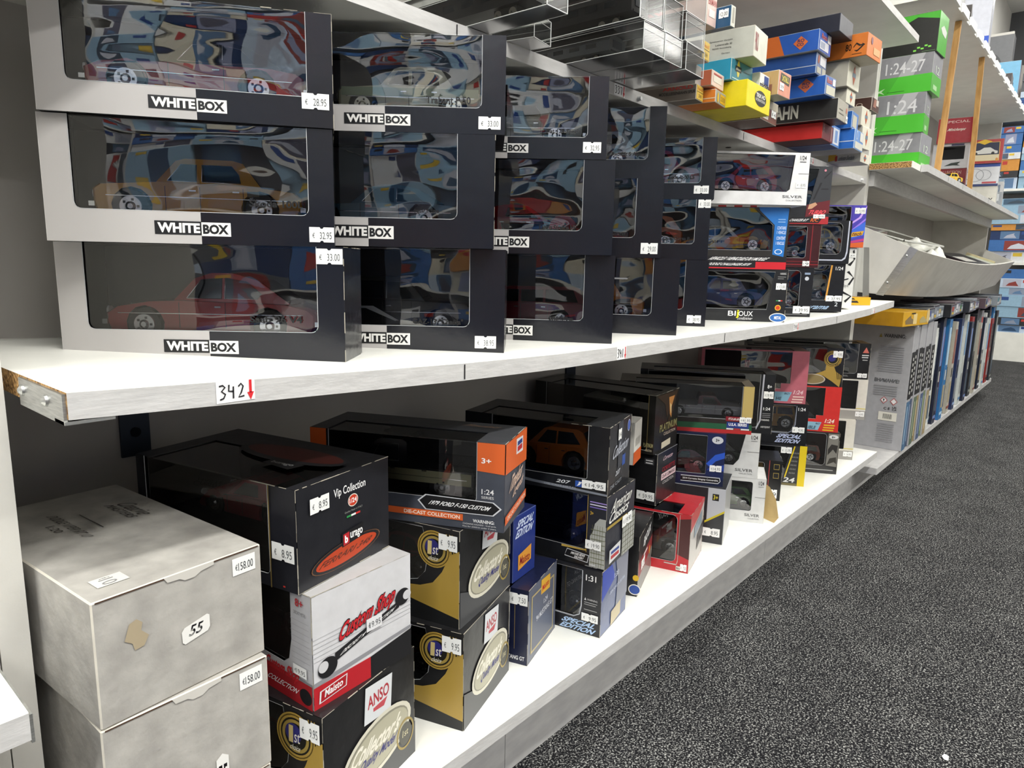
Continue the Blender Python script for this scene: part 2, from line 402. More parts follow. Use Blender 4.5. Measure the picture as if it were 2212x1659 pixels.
def solid(parent, w, d, h, cols, rough=.35, bev=.0008, edge='#c9c4b8', name='body'):
    bm = bmesh.new(); bmesh.ops.create_cube(bm, size=1)
    for v in bm.verts: v.co = Vector(((v.co.x+.5)*w, (v.co.y+.5)*d, (v.co.z+.5)*h))
    ms = []
    def idx(M):
        if M not in ms: ms.append(M)
        return ms.index(M)
    base = cols.get('*', '#888888')
    bm.normal_update()
    for f in bm.faces:
        n = f.normal; k = 'E' if n.x > .5 else 'L' if n.x < -.5 else 'F' if n.y < -.5 else 'K' if n.y > .5 else 'T' if n.z > .5 else 'B'
        f.material_index = idx(carton_mat(cols.get(k, base), rough))
    e = idx(carton_mat(edge, .7)) if edge else 0
    bmesh.ops.bevel(bm, geom=list(bm.edges), offset=bev, segments=1, affect='EDGES', profile=.5, material=e if edge else -1)
    me = bpy.data.meshes.new(name); bm.to_mesh(me); bm.free()
    for M in ms: me.materials.append(M)
    o = bpy.data.objects.new(name, me); COL.objects.link(o); o.parent = parent
    return o
def carton(key, name, label, cat='toy box', group=None, col='#15161c', cols=None, rough=.28, win=None, topwin=None, art=(), stick=(),
           front=None, inner='#26262a', wear=None, edge='#8f8c86', amp=.0009, plinth=None, filmM=None, tilt=None, bev=.0008):
    ax, ay, z, th, w, d, h = BOX[key]; win, art, stick = remap(key, win, art, stick)
    if topwin and key in VIS: topwin = (topwin[0], 1-(1-topwin[1])*VIS[key], topwin[2])
    root = empty(name, (ax, ay, z), R(th)); tag(root, label, cat, group); BOXOBJ[key] = root
    if tilt: root.rotation_euler = (R(tilt[0]), R(tilt[1]), R(th))
    T = .0008
    cols = dict(cols or {}); cols.setdefault('*', col)
    if not win:
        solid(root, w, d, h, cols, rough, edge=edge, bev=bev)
    else:
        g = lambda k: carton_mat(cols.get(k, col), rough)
        mb = MB()
        mb.box(0, T, 0, w, d, T, g('B')); mb.box(0, d-T, T, w, d, h-T, g('K'))
        mb.box(0, T, T, T, d-T, h-T, g('L')); mb.box(w-T, T, T, w, d-T, h-T, g('E'))
        kind = win[0]
        if topwin:
            s0, s1, v1 = topwin
            mb.box(0, T, h-T, w*s0, d*v1, h, g('T')); mb.box(w*s1, T, h-T, w, d*v1, h, g('T')); mb.box(0, d*v1, h-T, w, d, h, g('T'))
        else: mb.box(0, T, h-T, w, d, h, g('T'))
        I = mat(inner, .6)
        mb.face([(T*2, d-T*2, T*2), (w-T*2, d-T*2, T*2), (w-T*2, d-T*2, h-T*2), (T*2, d-T*2, h-T*2)], I)
        mb.face([(T*1.5, T*2, T*1.5), (w-T*1.5, T*2, T*1.5), (w-T*1.5, d-T*2, T*1.5), (T*1.5, d-T*2, T*1.5)], I)
        mb.face([(T*1.5, T*2, T*2), (T*1.5, d-T*2, T*2), (T*1.5, d-T*2, h-T*2), (T*1.5, T*2, h-T*2)], I)
        mb.face([(w-T*1.5, d-T*2, T*2), (w-T*1.5, T*2, T*2), (w-T*1.5, T*2, h-T*2), (w-T*1.5, d-T*2, h-T*2)], I)
        mb.build('body', root)
        asp = h/w
        if kind == 'U':
            _, s0, s1, t0, r = win; hole = None
            c = rrect(s0, t0, s1, 1, r, asp, top=False)     # runs along the bottom, then up the right, to the top left
            out = [(0, 0), (1, 0), (1, 1), (s1, 1)]+c[:-2][::-1]+[(s0, 1), (0, 1)]
            V, F = fillpoly(out); bb = (s0, t0, s1, 1)
        elif kind == 'H':
            _, s0, s1, t0, t1, r = win; hole = rrect(s0, t0, s1, t1, r, asp)
            V, F = fillpoly([(0, 0), (1, 0), (1, 1), (0, 1)], [hole]); bb = (s0, t0, s1, t1)
        elif kind == 'P':
            hole = win[1]; V, F = fillpoly([(0, 0), (1, 0), (1, 1), (0, 1)], [hole])
            bb = (min(p[0] for p in hole), min(p[1] for p in hole), max(p[0] for p in hole), max(p[1] for p in hole))
        else:
            V, F = fillpoly(win[1]); bb = win[2]
        mb = MB(); fm = front or carton_mat(cols.get('F', col), rough)
        mb.mesh([(v[0]*w, 0, v[1]*h) for v in V], F, fm)
        mb.mesh([(v[0]*w, T, v[1]*h) for v in V], [f[::-1] for f in F], I)
        mb.build('front_panel', root)
        # pale cut edge of the board round the window
        rim = (c[:-2] if kind == 'U' else hole)
        if rim:
            if kind == 'U': rim = [(s0, 1)]+list(rim)+[(s1, 1)]
            else: rim = list(rim)+[rim[0]]
            mb = MB(); mb.tube([(p[0]*w, .0002, p[1]*h) for p in rim], .0004, mat('#b4b6b8', .5), 4); mb.build('window_edge', root)
        e = .006; fx0, fz0, fx1, fz1 = max(0, bb[0]-.01), max(0, bb[1]-.02), min(1, bb[2]+.01), min(1, bb[3]+.02)
        film(root, Vector((fx0*w, T+.0012, fz0*h)), Vector(((fx1-fx0)*w, 0, 0)), Vector((0, 0, (fz1-fz0)*h)), Vector((0, -1, 0)), amp, M=filmM)
        if topwin:
            s0, s1, v1 = topwin
            film(root, Vector((s0*w, .001, h-.0012)), Vector(((s1-s0)*w, 0, 0)), Vector((0, v1*d, 0)), Vector((0, 0, 1)), amp*.7, 24, 10, M=filmM, name='top_film')
        if plinth:
            mb = MB(); pc = carton_mat(plinth[1], .5); mb.box(.003, .006, .001, w-.003, d-.004, plinth[0]-.0004, pc); mb.build('plinth', root)
    for i, op in enumerate(art):
        mb = MB(); art_shape(mb, frame(op[1], w, d, h), op, .00035+.00006*i); mb.build(PRINT[op[0]], root)
    for st in stick: sticker(root, frame(st[0], w, d, h), *st[1:6], e=.0006+.00006*len(art), **(st[6] if len(st) > 6 else {}))
    if wear: wear_edges(root, w, d, h, sum(map(ord, key)), parts=wear)
    return root
# ---------------------------------------------------------------- model cars
# profiles: x 0..1 front (left) to rear, z 0..1 ground to roof; 'top' is the lower body, 'gh' the greenhouse, 'win' the side windows
PROF = {
 'sedan': dict(top=[(0, .30), (0, .50), (.03, .57), (.30, .63), (.80, .60), (.97, .54), (1, .46), (1, .28)], gh=[(.29, .62), (.385, .96), (.43, 1), (.66, 1), (.71, .96), (.80, .59)],
               win=[[(.345, .65), (.41, .91), (.485, .91), (.485, .65)], [(.51, .65), (.51, .91), (.655, .91), (.69, .78), (.70, .65)]], wh=(.17, .80), r=.25),
 'fastback': dict(top=[(0, .28), (0, .40), (.05, .50), (.20, .58), (.34, .60), (.86, .56), (.97, .48), (1, .40), (1, .25)], gh=[(.32, .59), (.42, .92), (.50, 1), (.60, 1), (.72, .90), (.88, .56)],
               win=[[(.385, .63), (.45, .90), (.55, .93), (.55, .63)], [(.565, .63), (.565, .93), (.67, .88), (.74, .70), (.72, .63)]], wh=(.18, .78), r=.24),
 'coupe': dict(top=[(0, .26), (0, .42), (.06, .52), (.36, .58), (.85, .60), (.97, .55), (1, .48), (1, .25)], gh=[(.34, .57), (.45, .93), (.52, 1), (.64, 1), (.74, .92), (.90, .60)],
               win=[[(.41, .62), (.48, .90), (.60, .93), (.60, .62)], [(.615, .62), (.615, .93), (.70, .88), (.77, .66)]], wh=(.18, .78), r=.27),
 'wedge': dict(top=[(0, .22), (.02, .34), (.30, .56), (.40, .60), (.90, .66), (1, .62), (1, .25)], gh=[(.30, .56), (.46, .96), (.52, 1), (.64, 1), (.72, .95), (.90, .66)],
               win=[[(.38, .62), (.48, .92), (.62, .92), (.64, .66)]], wh=(.18, .78), r=.30),
 'wagon': dict(top=[(0, .30), (0, .50), (.04, .56), (.28, .60), (.97, .60), (1, .50), (1, .26)], gh=[(.26, .60), (.36, .95), (.40, 1), (.90, 1), (.94, .97), (.98, .60)],
               win=[[(.315, .63), (.385, .92), (.47, .92), (.47, .63)], [(.49, .63), (.49, .92), (.66, .92), (.66, .63)], [(.68, .63), (.68, .92), (.89, .92), (.93, .63)]], wh=(.17, .80), r=.22),
 'hatch': dict(top=[(0, .28), (.01, .42), (.06, .52), (.26, .60), (.94, .62), (1, .52), (1, .26)], gh=[(.22, .58), (.40, .95), (.48, 1), (.80, 1), (.87, .95), (.97, .62)],
               win=[[(.33, .63), (.44, .92), (.56, .92), (.56, .64)], [(.58, .64), (.58, .92), (.76, .92), (.86, .68)]], wh=(.18, .80), r=.25),
 'pickup': dict(top=[(0, .30), (0, .52), (.03, .58), (.26, .60), (.55, .60), (.555, .56), (.97, .56), (1, .54), (1, .30)], gh=[(.25, .60), (.32, .95), (.36, 1), (.50, 1), (.53, .96), (.545, .60)],
               win=[[(.305, .63), (.35, .92), (.48, .92), (.49, .63)]], wh=(.17, .78), r=.24),
 'suv': dict(top=[(0, .32), (0, .55), (.04, .60), (.30, .62), (.98, .62), (1, .52), (1, .30)], gh=[(.28, .62), (.36, .95), (.40, 1), (.92, 1), (.95, .96), (.99, .62)],
             win=[[(.33, .65), (.39, .92), (.58, .92), (.58, .65)], [(.61, .65), (.61, .92), (.90, .92), (.94, .65)]], wh=(.18, .80), r=.28),
 'van': dict(top=[(0, .30), (0, .42), (.05, .52), (.22, .60), (.98, .62), (1, .5), (1, .28)], gh=[(.20, .60), (.30, .94), (.40, 1), (.90, 1), (.97, .92), (1, .62)],
             win=[[(.27, .64), (.34, .88), (.46, .90), (.46, .64)]], wh=(.17, .78), r=.25),
}
def extr_profile(mb, pts, ys, M, fn=None, smooth=True):
    """loft a side outline across the width; ys = [(y, inset)]"""
    cx = sum(p[0] for p in pts)/len(pts); cz = sum(p[1] for p in pts)/len(pts); n = len(pts); vs = []
    for y, k in ys:
        for p in pts:
            x = cx+(p[0]-cx)*(1-k); z = cz+(p[1]-cz)*(1-k); yy = y if fn is None else fn(y, z)
            vs.append((x, yy, z))
    fs = [(i*n+j, i*n+(j+1) % n, (i+1)*n+(j+1) % n, (i+1)*n+j) for i in range(len(ys)-1) for j in range(n)]
    mb.mesh(vs, [f[::-1] for f in fs], M, smooth)
    V, F = fillpoly(pts)
    for (y, k), fl in ((ys[0], 0), (ys[-1], 1)):
        q = []
        for v in V:
            x = cx+(v[0]-cx)*(1-k); z = cz+(v[1]-cz)*(1-k); q.append((x, y if fn is None else fn(y, z), z))
        mb.mesh(q, [f if not fl else f[::-1] for f in F], M)
def car(name, label, key, xl, xr, zb, zt, prof='sedan', col='#c02020', roof=None, flip=False, group=None, hub='#c9ccd0', trim=True, wide=.40, two=None, art=(), yc=.5,
        r=None, topless=False, doors=(.33, .49, .70), matrix=None, dark=False, lower=None):
    P = PROF[prof]; L = xr-xl; H = zt-zb
    xl -= min(SHIFT.get(key, 0), max(0, xl-.004))
    bx = BOXOBJ.get(key)
    if key: ax, ay, bz, th, w, d, h = BOX[key]
    Wd = min(wide*L, d*.74) if key else wide*L
    root = empty(name, (0, 0, 0)); tag(root, label, 'toy car', group)
    if key:
        loc = Vector((xl, d*yc, zb)); t = R(th)
        root.location = (ax+loc.x*math.cos(t)-loc.y*math.sin(t), ay+loc.x*math.sin(t)+loc.y*math.cos(t), bz+loc.z); root.rotation_euler = (0, 0, t)
    else: root.matrix_world = matrix
    X = (lambda x: (1-x)*L) if flip else (lambda x: x*L)
    pt = lambda p: (X(p[0]), p[1]*H)
    body = mat(col, .22, 0, .6); RM = mat(roof, .3, 0, .4) if roof else body
    rr = (r or P['r'])*H; w1, w2 = P['wh']; zc = rr; bot = .14*H
    # lower body with wheel arches
    top = [(p[0]*L, p[1]*H) for p in P['top']]
    low = []
    ar = rr*1.18
    for wc in (w2, w1):
        c = wc*L; dz = bot-zc; hx = math.sqrt(max(ar*ar-dz*dz, 0)); a0 = math.atan2(dz, hx)
        low += [(c+ar*math.cos(a), zc+ar*math.sin(a)) for a in [a0+(PI-2*a0)*i/8 for i in range(9)]]
    outl = top+[(L*.985, bot)]+low+[(L*.015, bot)]
    if flip: outl = [(L-p[0], p[1]) for p in outl][::-1]
    mb = MB(); yw = Wd/2
    extr_profile(mb, outl, [(-yw, .025), (-yw*.93, 0), (yw*.93, 0), (yw, .025)], body)
    mb.build('body_shell', root)
    mb = MB(); mb.box(L*.06, -yw*.8, bot*.6, L*.94, yw*.8, zc, mat('#0c0c0d', .7)); mb.build('chassis', root)
    gh = [(p[0]*L, p[1]*H) for p in P['gh']]
    if flip: gh = [(L-p[0], p[1]) for p in gh][::-1]
    belt = min(p[1] for p in gh); fn = lambda y, z: y*(1-.20*max(0, (z-belt)/max(1e-6, H-belt)))
    gw = yw*.93
    mb = MB(); extr_profile(mb, gh, [(-gw, .0), (gw, .0)], RM, fn, False); mb.build('cabin', root)
    for wn in P['win']:
        q = [pt(p) for p in wn]
        if flip: q = q[::-1]
        for sgn in (-1, 1):
            g = MB(); vv = [(p[0], sgn*(abs(fn(gw, p[1]))+.0004), p[1]) for p in q]
            if sgn > 0: vv = vv[::-1]
            g.face(vv, GLASS)
            if trim and sgn < 0: g.tube(vv+[vv[0]], .00045, CHROME, 4)
            g.build('side_window', root)
    # windscreen and rear window
    gp = P['gh']
    for nm, a, b in (('windscreen', gp[0], gp[1]), ('rear_window', gp[-1], gp[-2])):
        p0 = Vector((X(a[0]), 0, a[1]*H)); p1 = Vector((X(b[0]), 0, b[1]*H)); s0 = p0.lerp(p1, .14); s1 = p0.lerp(p1, .92)
        nn = Vector((-(p1-p0).z, 0, (p1-p0).x)); nn.normalize()
        if nn.z < 0: nn = -nn
        g = MB(); o = nn*.0006
        y0, y1 = abs(fn(gw, s0.z))*.92, abs(fn(gw, s1.z))*.9
        g.face([s0+o+Vector((0, -y0, 0)), s0+o+Vector((0, y0, 0)), s1+o+Vector((0, y1, 0)), s1+o+Vector((0, -y1, 0))], GLASS); g.build(nm, root)
    # wheels
    tw = max(.006, Wd*.13)
    HB = mat(hub, .22, .9)
    for wc in (w1, w2):
        for sgn in (-1, 1):
            x = X(wc); y = sgn*yw*.97
            g = MB(); g.cyl((x, y-sgn*tw, zc), (0, sgn, 0), rr, tw, RUBBER, 20); wh = g.build('wheel', root)
            g = MB(); ax_ = Vector((0, sgn, 0))
            g.cyl((x, y-sgn*.0006, zc), ax_, rr*.68, .0016, HB, 20, rr*.62)
            if dark: pass
            g.cyl((x, y+sgn*.001, zc), ax_, rr*.30, .0014, HB, 12, rr*.16)
            for kk in range(5):
                a = 2*PI*kk/5; g.box(x+rr*.42*math.cos(a)-rr*.07, min(y+sgn*.0011, y+sgn*.0014), zc+rr*.42*math.sin(a)-rr*.07, x+rr*.42*math.cos(a)+rr*.07, max(y+sgn*.0011, y+sgn*.0014), zc+rr*.42*math.sin(a)+rr*.07, mat('#3a3b3d', .5))
            g.build('hubcap', wh)
    # bumpers, lamps, door seams, handles
    for e, nm in ((0, 'front_bumper'), (1, 'rear_bumper')):
        g = MB(); xx = X(0 if e == 0 else 1); s_ = 1 if xx > L/2 else -1
        g.box(min(xx, xx+s_*.003)-.001, -yw*.98, .24*H, max(xx, xx+s_*.003)+.001, yw*.98, .31*H, CHROME if trim else mat('#1c1c1e', .5)); g.build(nm, root)
    for sgn in (-1, 1):
        g = MB(); xx = X(0.004); g.cyl((xx, sgn*yw*.7, .43*H), (1 if xx > L/2 else -1, 0, 0), .055*H+.001, .0022, mat('#e9ecec', .1, .2), 12); g.build('headlamp', root)
        g = MB(); xx = X(.996); g.box(xx-.0016, sgn*yw*.72-.003, .36*H, xx+.0016, sgn*yw*.72+.003, .46*H, mat('#8e1512', .2)); g.build('tail_lamp', root)
    g = MB(); SM = mat('#15130f', .7); zt_ = .58*H
    for dx in doors[:3]: x = X(dx); g.box(x-.00022, -yw-.0002, bot+.06*H, x+.00022, -yw+.001, zt_*.98, SM)
    g.build('door_seams', root)
    g = MB()
    for dx in doors[1:3]: x = X(dx-.035); g.box(x-.003, -yw-.001, .50*H, x+.003, -yw+.0005, .52*H, CHROME)
    g.build('door_handles', root)
    if trim:
        g = MB(); g.box(L*.06, -yw-.0006, (lower or .40)*H, L*.94, -yw+.0004, (lower or .40)*H+.0006, CHROME); g.build('side_trim', root)
    if two:
        g = MB(); g.box(L*.03, -yw-.0003, two[1]*H, L*.97, -yw+.0002, two[2]*H, mat(two[0], .3)); g.build('painted_band', root)
    if art:
        fr = (Vector((0, -yw, 0)), Vector((L, 0, 0)), Vector((0, 0, H)), Vector((0, -1, 0)))
        for i, op in enumerate(art): g = MB(); art_shape(g, fr, op, .0007+.00008*i); g.build(PRINT[op[0]], root)
    return root
# ---------------------------------------------------------------- room
def carpet_mat():
    M, nt, b = nodes_mat('carpet')
    tc = N(nt, 'ShaderNodeTexCoord')
    n = N(nt, 'ShaderNodeTexNoise'); n.inputs['Scale'].default_value = 330; n.inputs['Detail'].default_value = 3; n.inputs['Roughness'].default_value = .75
    nt.links.new(tc.outputs['Object'], n.inputs['Vector'])
    n3 = N(nt, 'ShaderNodeTexNoise'); n3.inputs['Scale'].default_value = 9; n3.inputs['Detail'].default_value = 3
    nt.links.new(tc.outputs['Object'], n3.inputs['Vector'])
    ad = N(nt, 'ShaderNodeMath', operation='MULTIPLY_ADD'); ad.inputs[1].default_value = .05; nt.links.new(n3.outputs['Fac'], ad.inputs[0]); nt.links.new(n.outputs['Fac'], ad.inputs[2])
    r = N(nt, 'ShaderNodeValToRGB'); e = r.color_ramp.elements
    e[0].position = .49; e[0].color = (.008, .008, .010, 1); e[1].position = .69; e[1].color = (.52, .52, .50, 1)
    x = r.color_ramp.elements.new(.56); x.color = (.035, .035, .038, 1)
    nt.links.new(ad.outputs[0], r.inputs[0]); nt.links.new(r.outputs[0], b.inputs['Base Color']); b.inputs['Roughness'].default_value = .95
    b.inputs['Specular IOR Level'].default_value = .1
    bp = N(nt, 'ShaderNodeBump'); bp.inputs['Strength'].default_value = .9; bp.inputs['Distance'].default_value = .004
    nt.links.new(n.outputs['Fac'], bp.inputs['Height']); nt.links.new(bp.outputs[0], b.inputs['Normal'])
    return M
CARPET = carpet_mat()
MEL = noisy('white_melamine', '#e6e6e0', '#edede7', 14, .42, .05, 3, bscale=220)
MELF = noisy('edge_band', '#bdbcbb', '#c8c7c6', 30, .45, .15, 3, bscale=60, stretch=(1, 1, 4))
BACKP = noisy('back_panel_grey', '#b0aca8', '#b6b2ae', 8, .6, .015, 4, bscale=300)
PANELM = noisy('side_panel_white', '#c8c6c0', '#d0cec8', 16, .5, .05, 4, bscale=250)
KICKM = noisy('kickboard_grey', '#b2b1b2', '#c2c1c0', 22, .5, .12, 5, bscale=40, stretch=(1, 1, 3))
ALU = noisy('aluminium', '#b4b6b4', '#cfd0cd', 60, .33, .1, 4, bscale=400, stretch=(1, 1, 12), metal=.9)
CHIP = noisy('chipboard', '#5c3d1e', '#d2a566', 320, .8, .6, 5, .35, .62)
WOODM = noisy('pine', '#a97b40', '#cfa364', 24, .6, .1, 5, .3, .7, stretch=(3, 3, .25))
STEELD = mat('#3a4250', .45, .5)
CEILM = mat('#e8e8e4', .8)
WALLM = noisy('wall_paint', '#c9c7c2', '#d3d1cc', 3, .8, .1, 3, bscale=200)
def sbox(name, *a): mb = MB(); mb.box(*a[:6], a[6]); return struct(mb.build(name))
sbox('floor', -3.6, -3.9, FZ-.05, 7.2, .46, FZ, CARPET)
sbox('ceiling', -3.6, -3.9, CEIL, 7.2, .46, CEIL+.05, CEILM)
sbox('wall_back', -3.6, .46, FZ, 7.2, .52, CEIL, WALLM)
sbox('wall_end', 7.2, -3.9, FZ, 7.26, .52, CEIL, mat('#55565a', .8))
sbox('wall_opposite', -3.6, -3.96, FZ, 7.26, -3.9, CEIL, WALLM)
sbox('wall_entrance', -3.66, -3.96, FZ, -3.6, .52, CEIL, WALLM)
for i, (x, y) in enumerate(LAMPS):
    t = empty('ceiling_or_fill_light', (x, y, CEIL)); tag(t, 'white ceiling batten light with a long glowing tube, outer rows added as fill light', 'ceiling light', 'batten lights on the ceiling')
    mb = MB(); mb.box(-.77, -.06, -.05, .77, .06, 0, mat('#e4e4e2', .5)); mb.build('housing', t)
    E_ = MATS.get('tube')
    if not E_:
        E_, nt, b = nodes_mat('tube_glow'); b.inputs['Emission Color'].default_value = (1, .98, .93, 1); b.inputs['Emission Strength'].default_value = 6; MATS['tube'] = E_
    mb = MB(); mb.cyl((-.74, 0, -.065), (1, 0, 0), .012, 1.48, E_, 10); mb.build('tube', t)
# ---------------------------------------------------------------- rack by the aisle, first bay
Z0 = .556
SX = [0, .0756, .2416, .36, .5168, .6672, 1.0608, 1.312, 1.624, 1.9, 2.176]
SZ = [0, -.0035, -.0109, -.0158, -.0201, -.0219, -.0239, -.0248, -.0235, -.0165, -.0029]
def shelf_z(x):
    if x <= 0: return Z0
    for i in range(len(SX)-1):
        if x <= SX[i+1]: return Z0+SZ[i]+(SZ[i+1]-SZ[i])*(x-SX[i])/(SX[i+1]-SX[i])
    return Z0+SZ[-1]
YB = .392
t = empty('shelf_rack', (1.08, .25, 0)); tag(t, 'white shop rack carrying the boxed cars, with grey back panel', 'rack')
def part(name, parent, M, *bx):
    mb = MB(); o = parent.location
    for b in bx: mb.box(b[0]-o.x, b[1]-o.y, b[2]-o.z, b[3]-o.x, b[4]-o.y, b[5]-o.z, M)
    return mb.build(name, parent)
part('side_panel', t, PANELM, (-.028, .112, FZ, -.008, .40, 1.95)); part('side_panel', t, PANELM, (2.178, .114, FZ, 2.196, .40, 1.95))
part('back_panel', t, BACKP, (-.008, YB, FZ, 2.178, YB+.008, 1.95))
KX = [0, .52, 1.475, 2.2]
for a, b in zip(KX, KX[1:]):
    k = part('kickboard', t, KICKM, (a+.0006, .07, FZ, b-.0006, .085, .0695))
    for sx in (a+.032, b-.03):
        mb = MB(); mb.cyl((sx-t.location.x, .0702-t.location.y, .0), (0, -1, 0), .0042, .0012, ALU, 12, .003); mb.build('screw', k)
for x in (.165, 1.07, 2.06):
    k = part('bracket_plate', t, STEELD, (x, YB-.004, .40, x+.034, YB, Z0-.03)); mb = MB(); mb.cyl((x+.017-t.location.x, YB-.004-t.location.y, .43), (0, -1, 0), .006, .002, mat('#20242b', .35, .8), 12); mb.build('screw', k)
def stroke(mb, pts, wd, M, y):
    """pen stroke on a front edge: points (x,z)"""
    n = len(pts); L = []; Rr = []
    for i, p in enumerate(pts):
        a = Vector(pts[min(i+1, n-1)])-Vector(pts[max(i-1, 0)]); a.normalize(); q = Vector((-a.y, a.x))*wd/2
        L.append((p[0]+q.x, y, p[1]+q.y)); Rr.append((p[0]-q.x, y, p[1]-q.y))
    for i in range(n-1): mb.face([Rr[i], Rr[i+1], L[i+1], L[i]], M)
DIG = {'3': [[(.05, .95), (.45, 1), (.7, .85), (.3, .58), (.72, .35), (.5, .08), (.1, 0)]], '4': [[(.1, 1), (.05, .55), (.6, .5)], [(.58, .85), (.55, 0)]],
       '2': [[(.1, .8), (.4, 1), (.65, .8), (.4, .35), (.1, .05), (.75, .1)]], '1': [[(.35, 1), (.3, 0)]], '7': [[(.05, .95), (.7, .95), (.6, .5), (.55, 0)]],
       '6': [[(.6, 1), (.2, .6), (.1, .2), (.4, 0), (.6, .25), (.2, .4)]], '0': [[(.35, 1), (.08, .5), (.35, 0), (.62, .5), (.35, 1)]], '5': [[(.7, 1), (.2, .98), (.15, .55), (.55, .5), (.5, .1), (.05, 0)]]}
INK = mat('#14121a', .6); REDINK = mat('#d3202a', .6)
def number_label(parent, num, x, zc, y, w, hgt, arrow=True, paper='#eeeeee'):
    o = parent.location; mb = MB(); X = x-o.x; Z = zc-o.z; Y = y-o.y
    mb.face([(X, Y-.0004, Z-hgt/2), (X+w, Y-.0004, Z-hgt/2), (X+w, Y-.0004, Z+hgt/2), (X, Y-.0004, Z+hgt/2)], mat(paper, .5)); lb = mb.build('number_label', parent)
    mb = MB(); dw = w*.24; dh = hgt*.66
    for i, ch in enumerate(num):
        for st in DIG[ch]: stroke(mb, [(X+w*.06+i*dw+p[0]*dw*.95, Z-dh*.5+p[1]*dh) for p in st], hgt*.075, INK, Y-.0008)
    if arrow:
        ax = X+w*.88; stroke(mb, [(ax, Z+hgt*.46), (ax, Z-hgt*.15)], w*.07, REDINK, Y-.0008)
        mb.face([(ax-w*.09, Y-.0008, Z-hgt*.12), (ax, Y-.0008, Z-hgt*.5), (ax+w*.09, Y-.0008, Z-hgt*.12)], REDINK)
    mb.build('handwriting', lb)
def pen_mark(parent, x, z0, z1, y, wd=.0018):
    mb = MB(); o = parent.location; stroke(mb, [(x-o.x, z0-o.z), (x-o.x, z1-o.z)], wd, INK, y-o.y-.0005); mb.build('pen_mark', parent)
# middle shelf: sags under its load
t = empty('shelf_board', (0, 0, Z0-.018)); tag(t, 'sagging white shelf board numbered 342, holding the stacked window boxes', 'shelf')
mb = MB(); TH = .018; Y1 = YB
for i in range(len(SX)-1):
    a, b = SX[i], SX[i+1]; za, zb = SZ[i]+TH, SZ[i+1]+TH
    mb.face([(a, 0, za), (b, 0, zb), (b, Y1, zb), (a, Y1, za)], MEL, True); mb.face([(a, 0, za-TH), (a, Y1, za-TH), (b, Y1, zb-TH), (b, 0, zb-TH)], MEL, True)
    mb.face([(a, 0, za-TH), (b, 0, zb-TH), (b, 0, zb), (a, 0, za)], MELF, False)
mb.face([(0, 0, 0), (0, 0, TH), (0, Y1, TH), (0, Y1, 0)], CHIP); mb.face([(SX[-1], 0, SZ[-1]), (SX[-1], Y1, SZ[-1]), (SX[-1], Y1, SZ[-1]+TH), (SX[-1], 0, SZ[-1]+TH)], MELF)
mb.build('board', t)
mb = MB(); mb.box(-.0022, .002, -.0035, 0, .096, .0168, ALU); mb.box(-.0022, .0005, -.0035, .028, .02, -.0012, ALU); pl = mb.build('end_plate', t)
for y in (.034, .086):
    mb = MB(); mb.cyl((-.0022, y, .0085), (-1, 0, 0), .0042, .0016, ALU, 14, .0038); mb.cyl((-.0038, y, .0085), (-1, 0, 0), .0038, .0018, ALU, 14, .0016); mb.build('screw', pl)
number_label(t, '342', .098, .543, 0, .031, .0165); number_label(t, '341', .653, shelf_z(.66)-.009, 0, .024, .0175)
number_label(t, '340', 1.33, shelf_z(1.33)-.009, 0, .03, .016); number_label(t, '15', 1.93, shelf_z(1.93)-.009, 0, .03, .014)
for x in (.362, .995, 1.624): pen_mark(t, x, shelf_z(x)-.0165, shelf_z(x)-.001, 0)
# base shelf
t = empty('shelf_board', (1.09, .19, .07)); tag(t, 'white bottom shelf board just above the carpet kickboards', 'shelf')
part('board', t, MEL, (0, .001, .07, 2.18, YB, .088)); part('edge_band', t, MELF, (0, 0, .0702, 2.18, .001, .0878)); part('chipboard_end', t, CHIP, (2.18, .003, .0702, 2.1805, YB, .0878))
# upper shelf
UZ = .914
t = empty('shelf_board', (1.08, .25, UZ-.018)); tag(t, 'white upper shelf board numbered 337, under the train boxes', 'shelf')
part('board', t, MEL, (-.008, .113, UZ-.018, 2.176, YB, UZ)); part('edge_band', t, MELF, (-.008, .112, UZ-.0178, 2.176, .113, UZ-.0002))
number_label(t, '337', .79, UZ-.009, .112, .03, .0165, paper='#f4f4f4'); number_label(t, '336', 1.66, UZ-.009, .112, .036, .015, paper='#f4f4f4')
for x in (.458, 1.27): pen_mark(t, x, UZ-.0165, UZ-.002, .112)
for x in (.86, 1.80, 2.12):
    mb = MB(); mb.cyl((x-t.location.x, .112-t.location.y, -.001+.008), (0, -1, 0), .004, .006, PAPER, 10, .003); mb.build('shelf_pin', t)
for x in (.42, 1.33):
    mb = MB(); mb.cyl((x-t.location.x, .17-t.location.y, -.0003), (0, 0, -1), .006, .0006, mat('#3a352e', .8), 12); mb.build('screw_hole', t)
t = empty('shelf_board', (1.08, .2, 1.27)); tag(t, 'white topmost shelf board above the train boxes', 'shelf')
part('board', t, MEL, (-.008, .01, 1.27, 2.155, YB, 1.288)); part('edge_band', t, MELF, (-.008, .009, 1.2702, 2.155, .01, 1.2878))
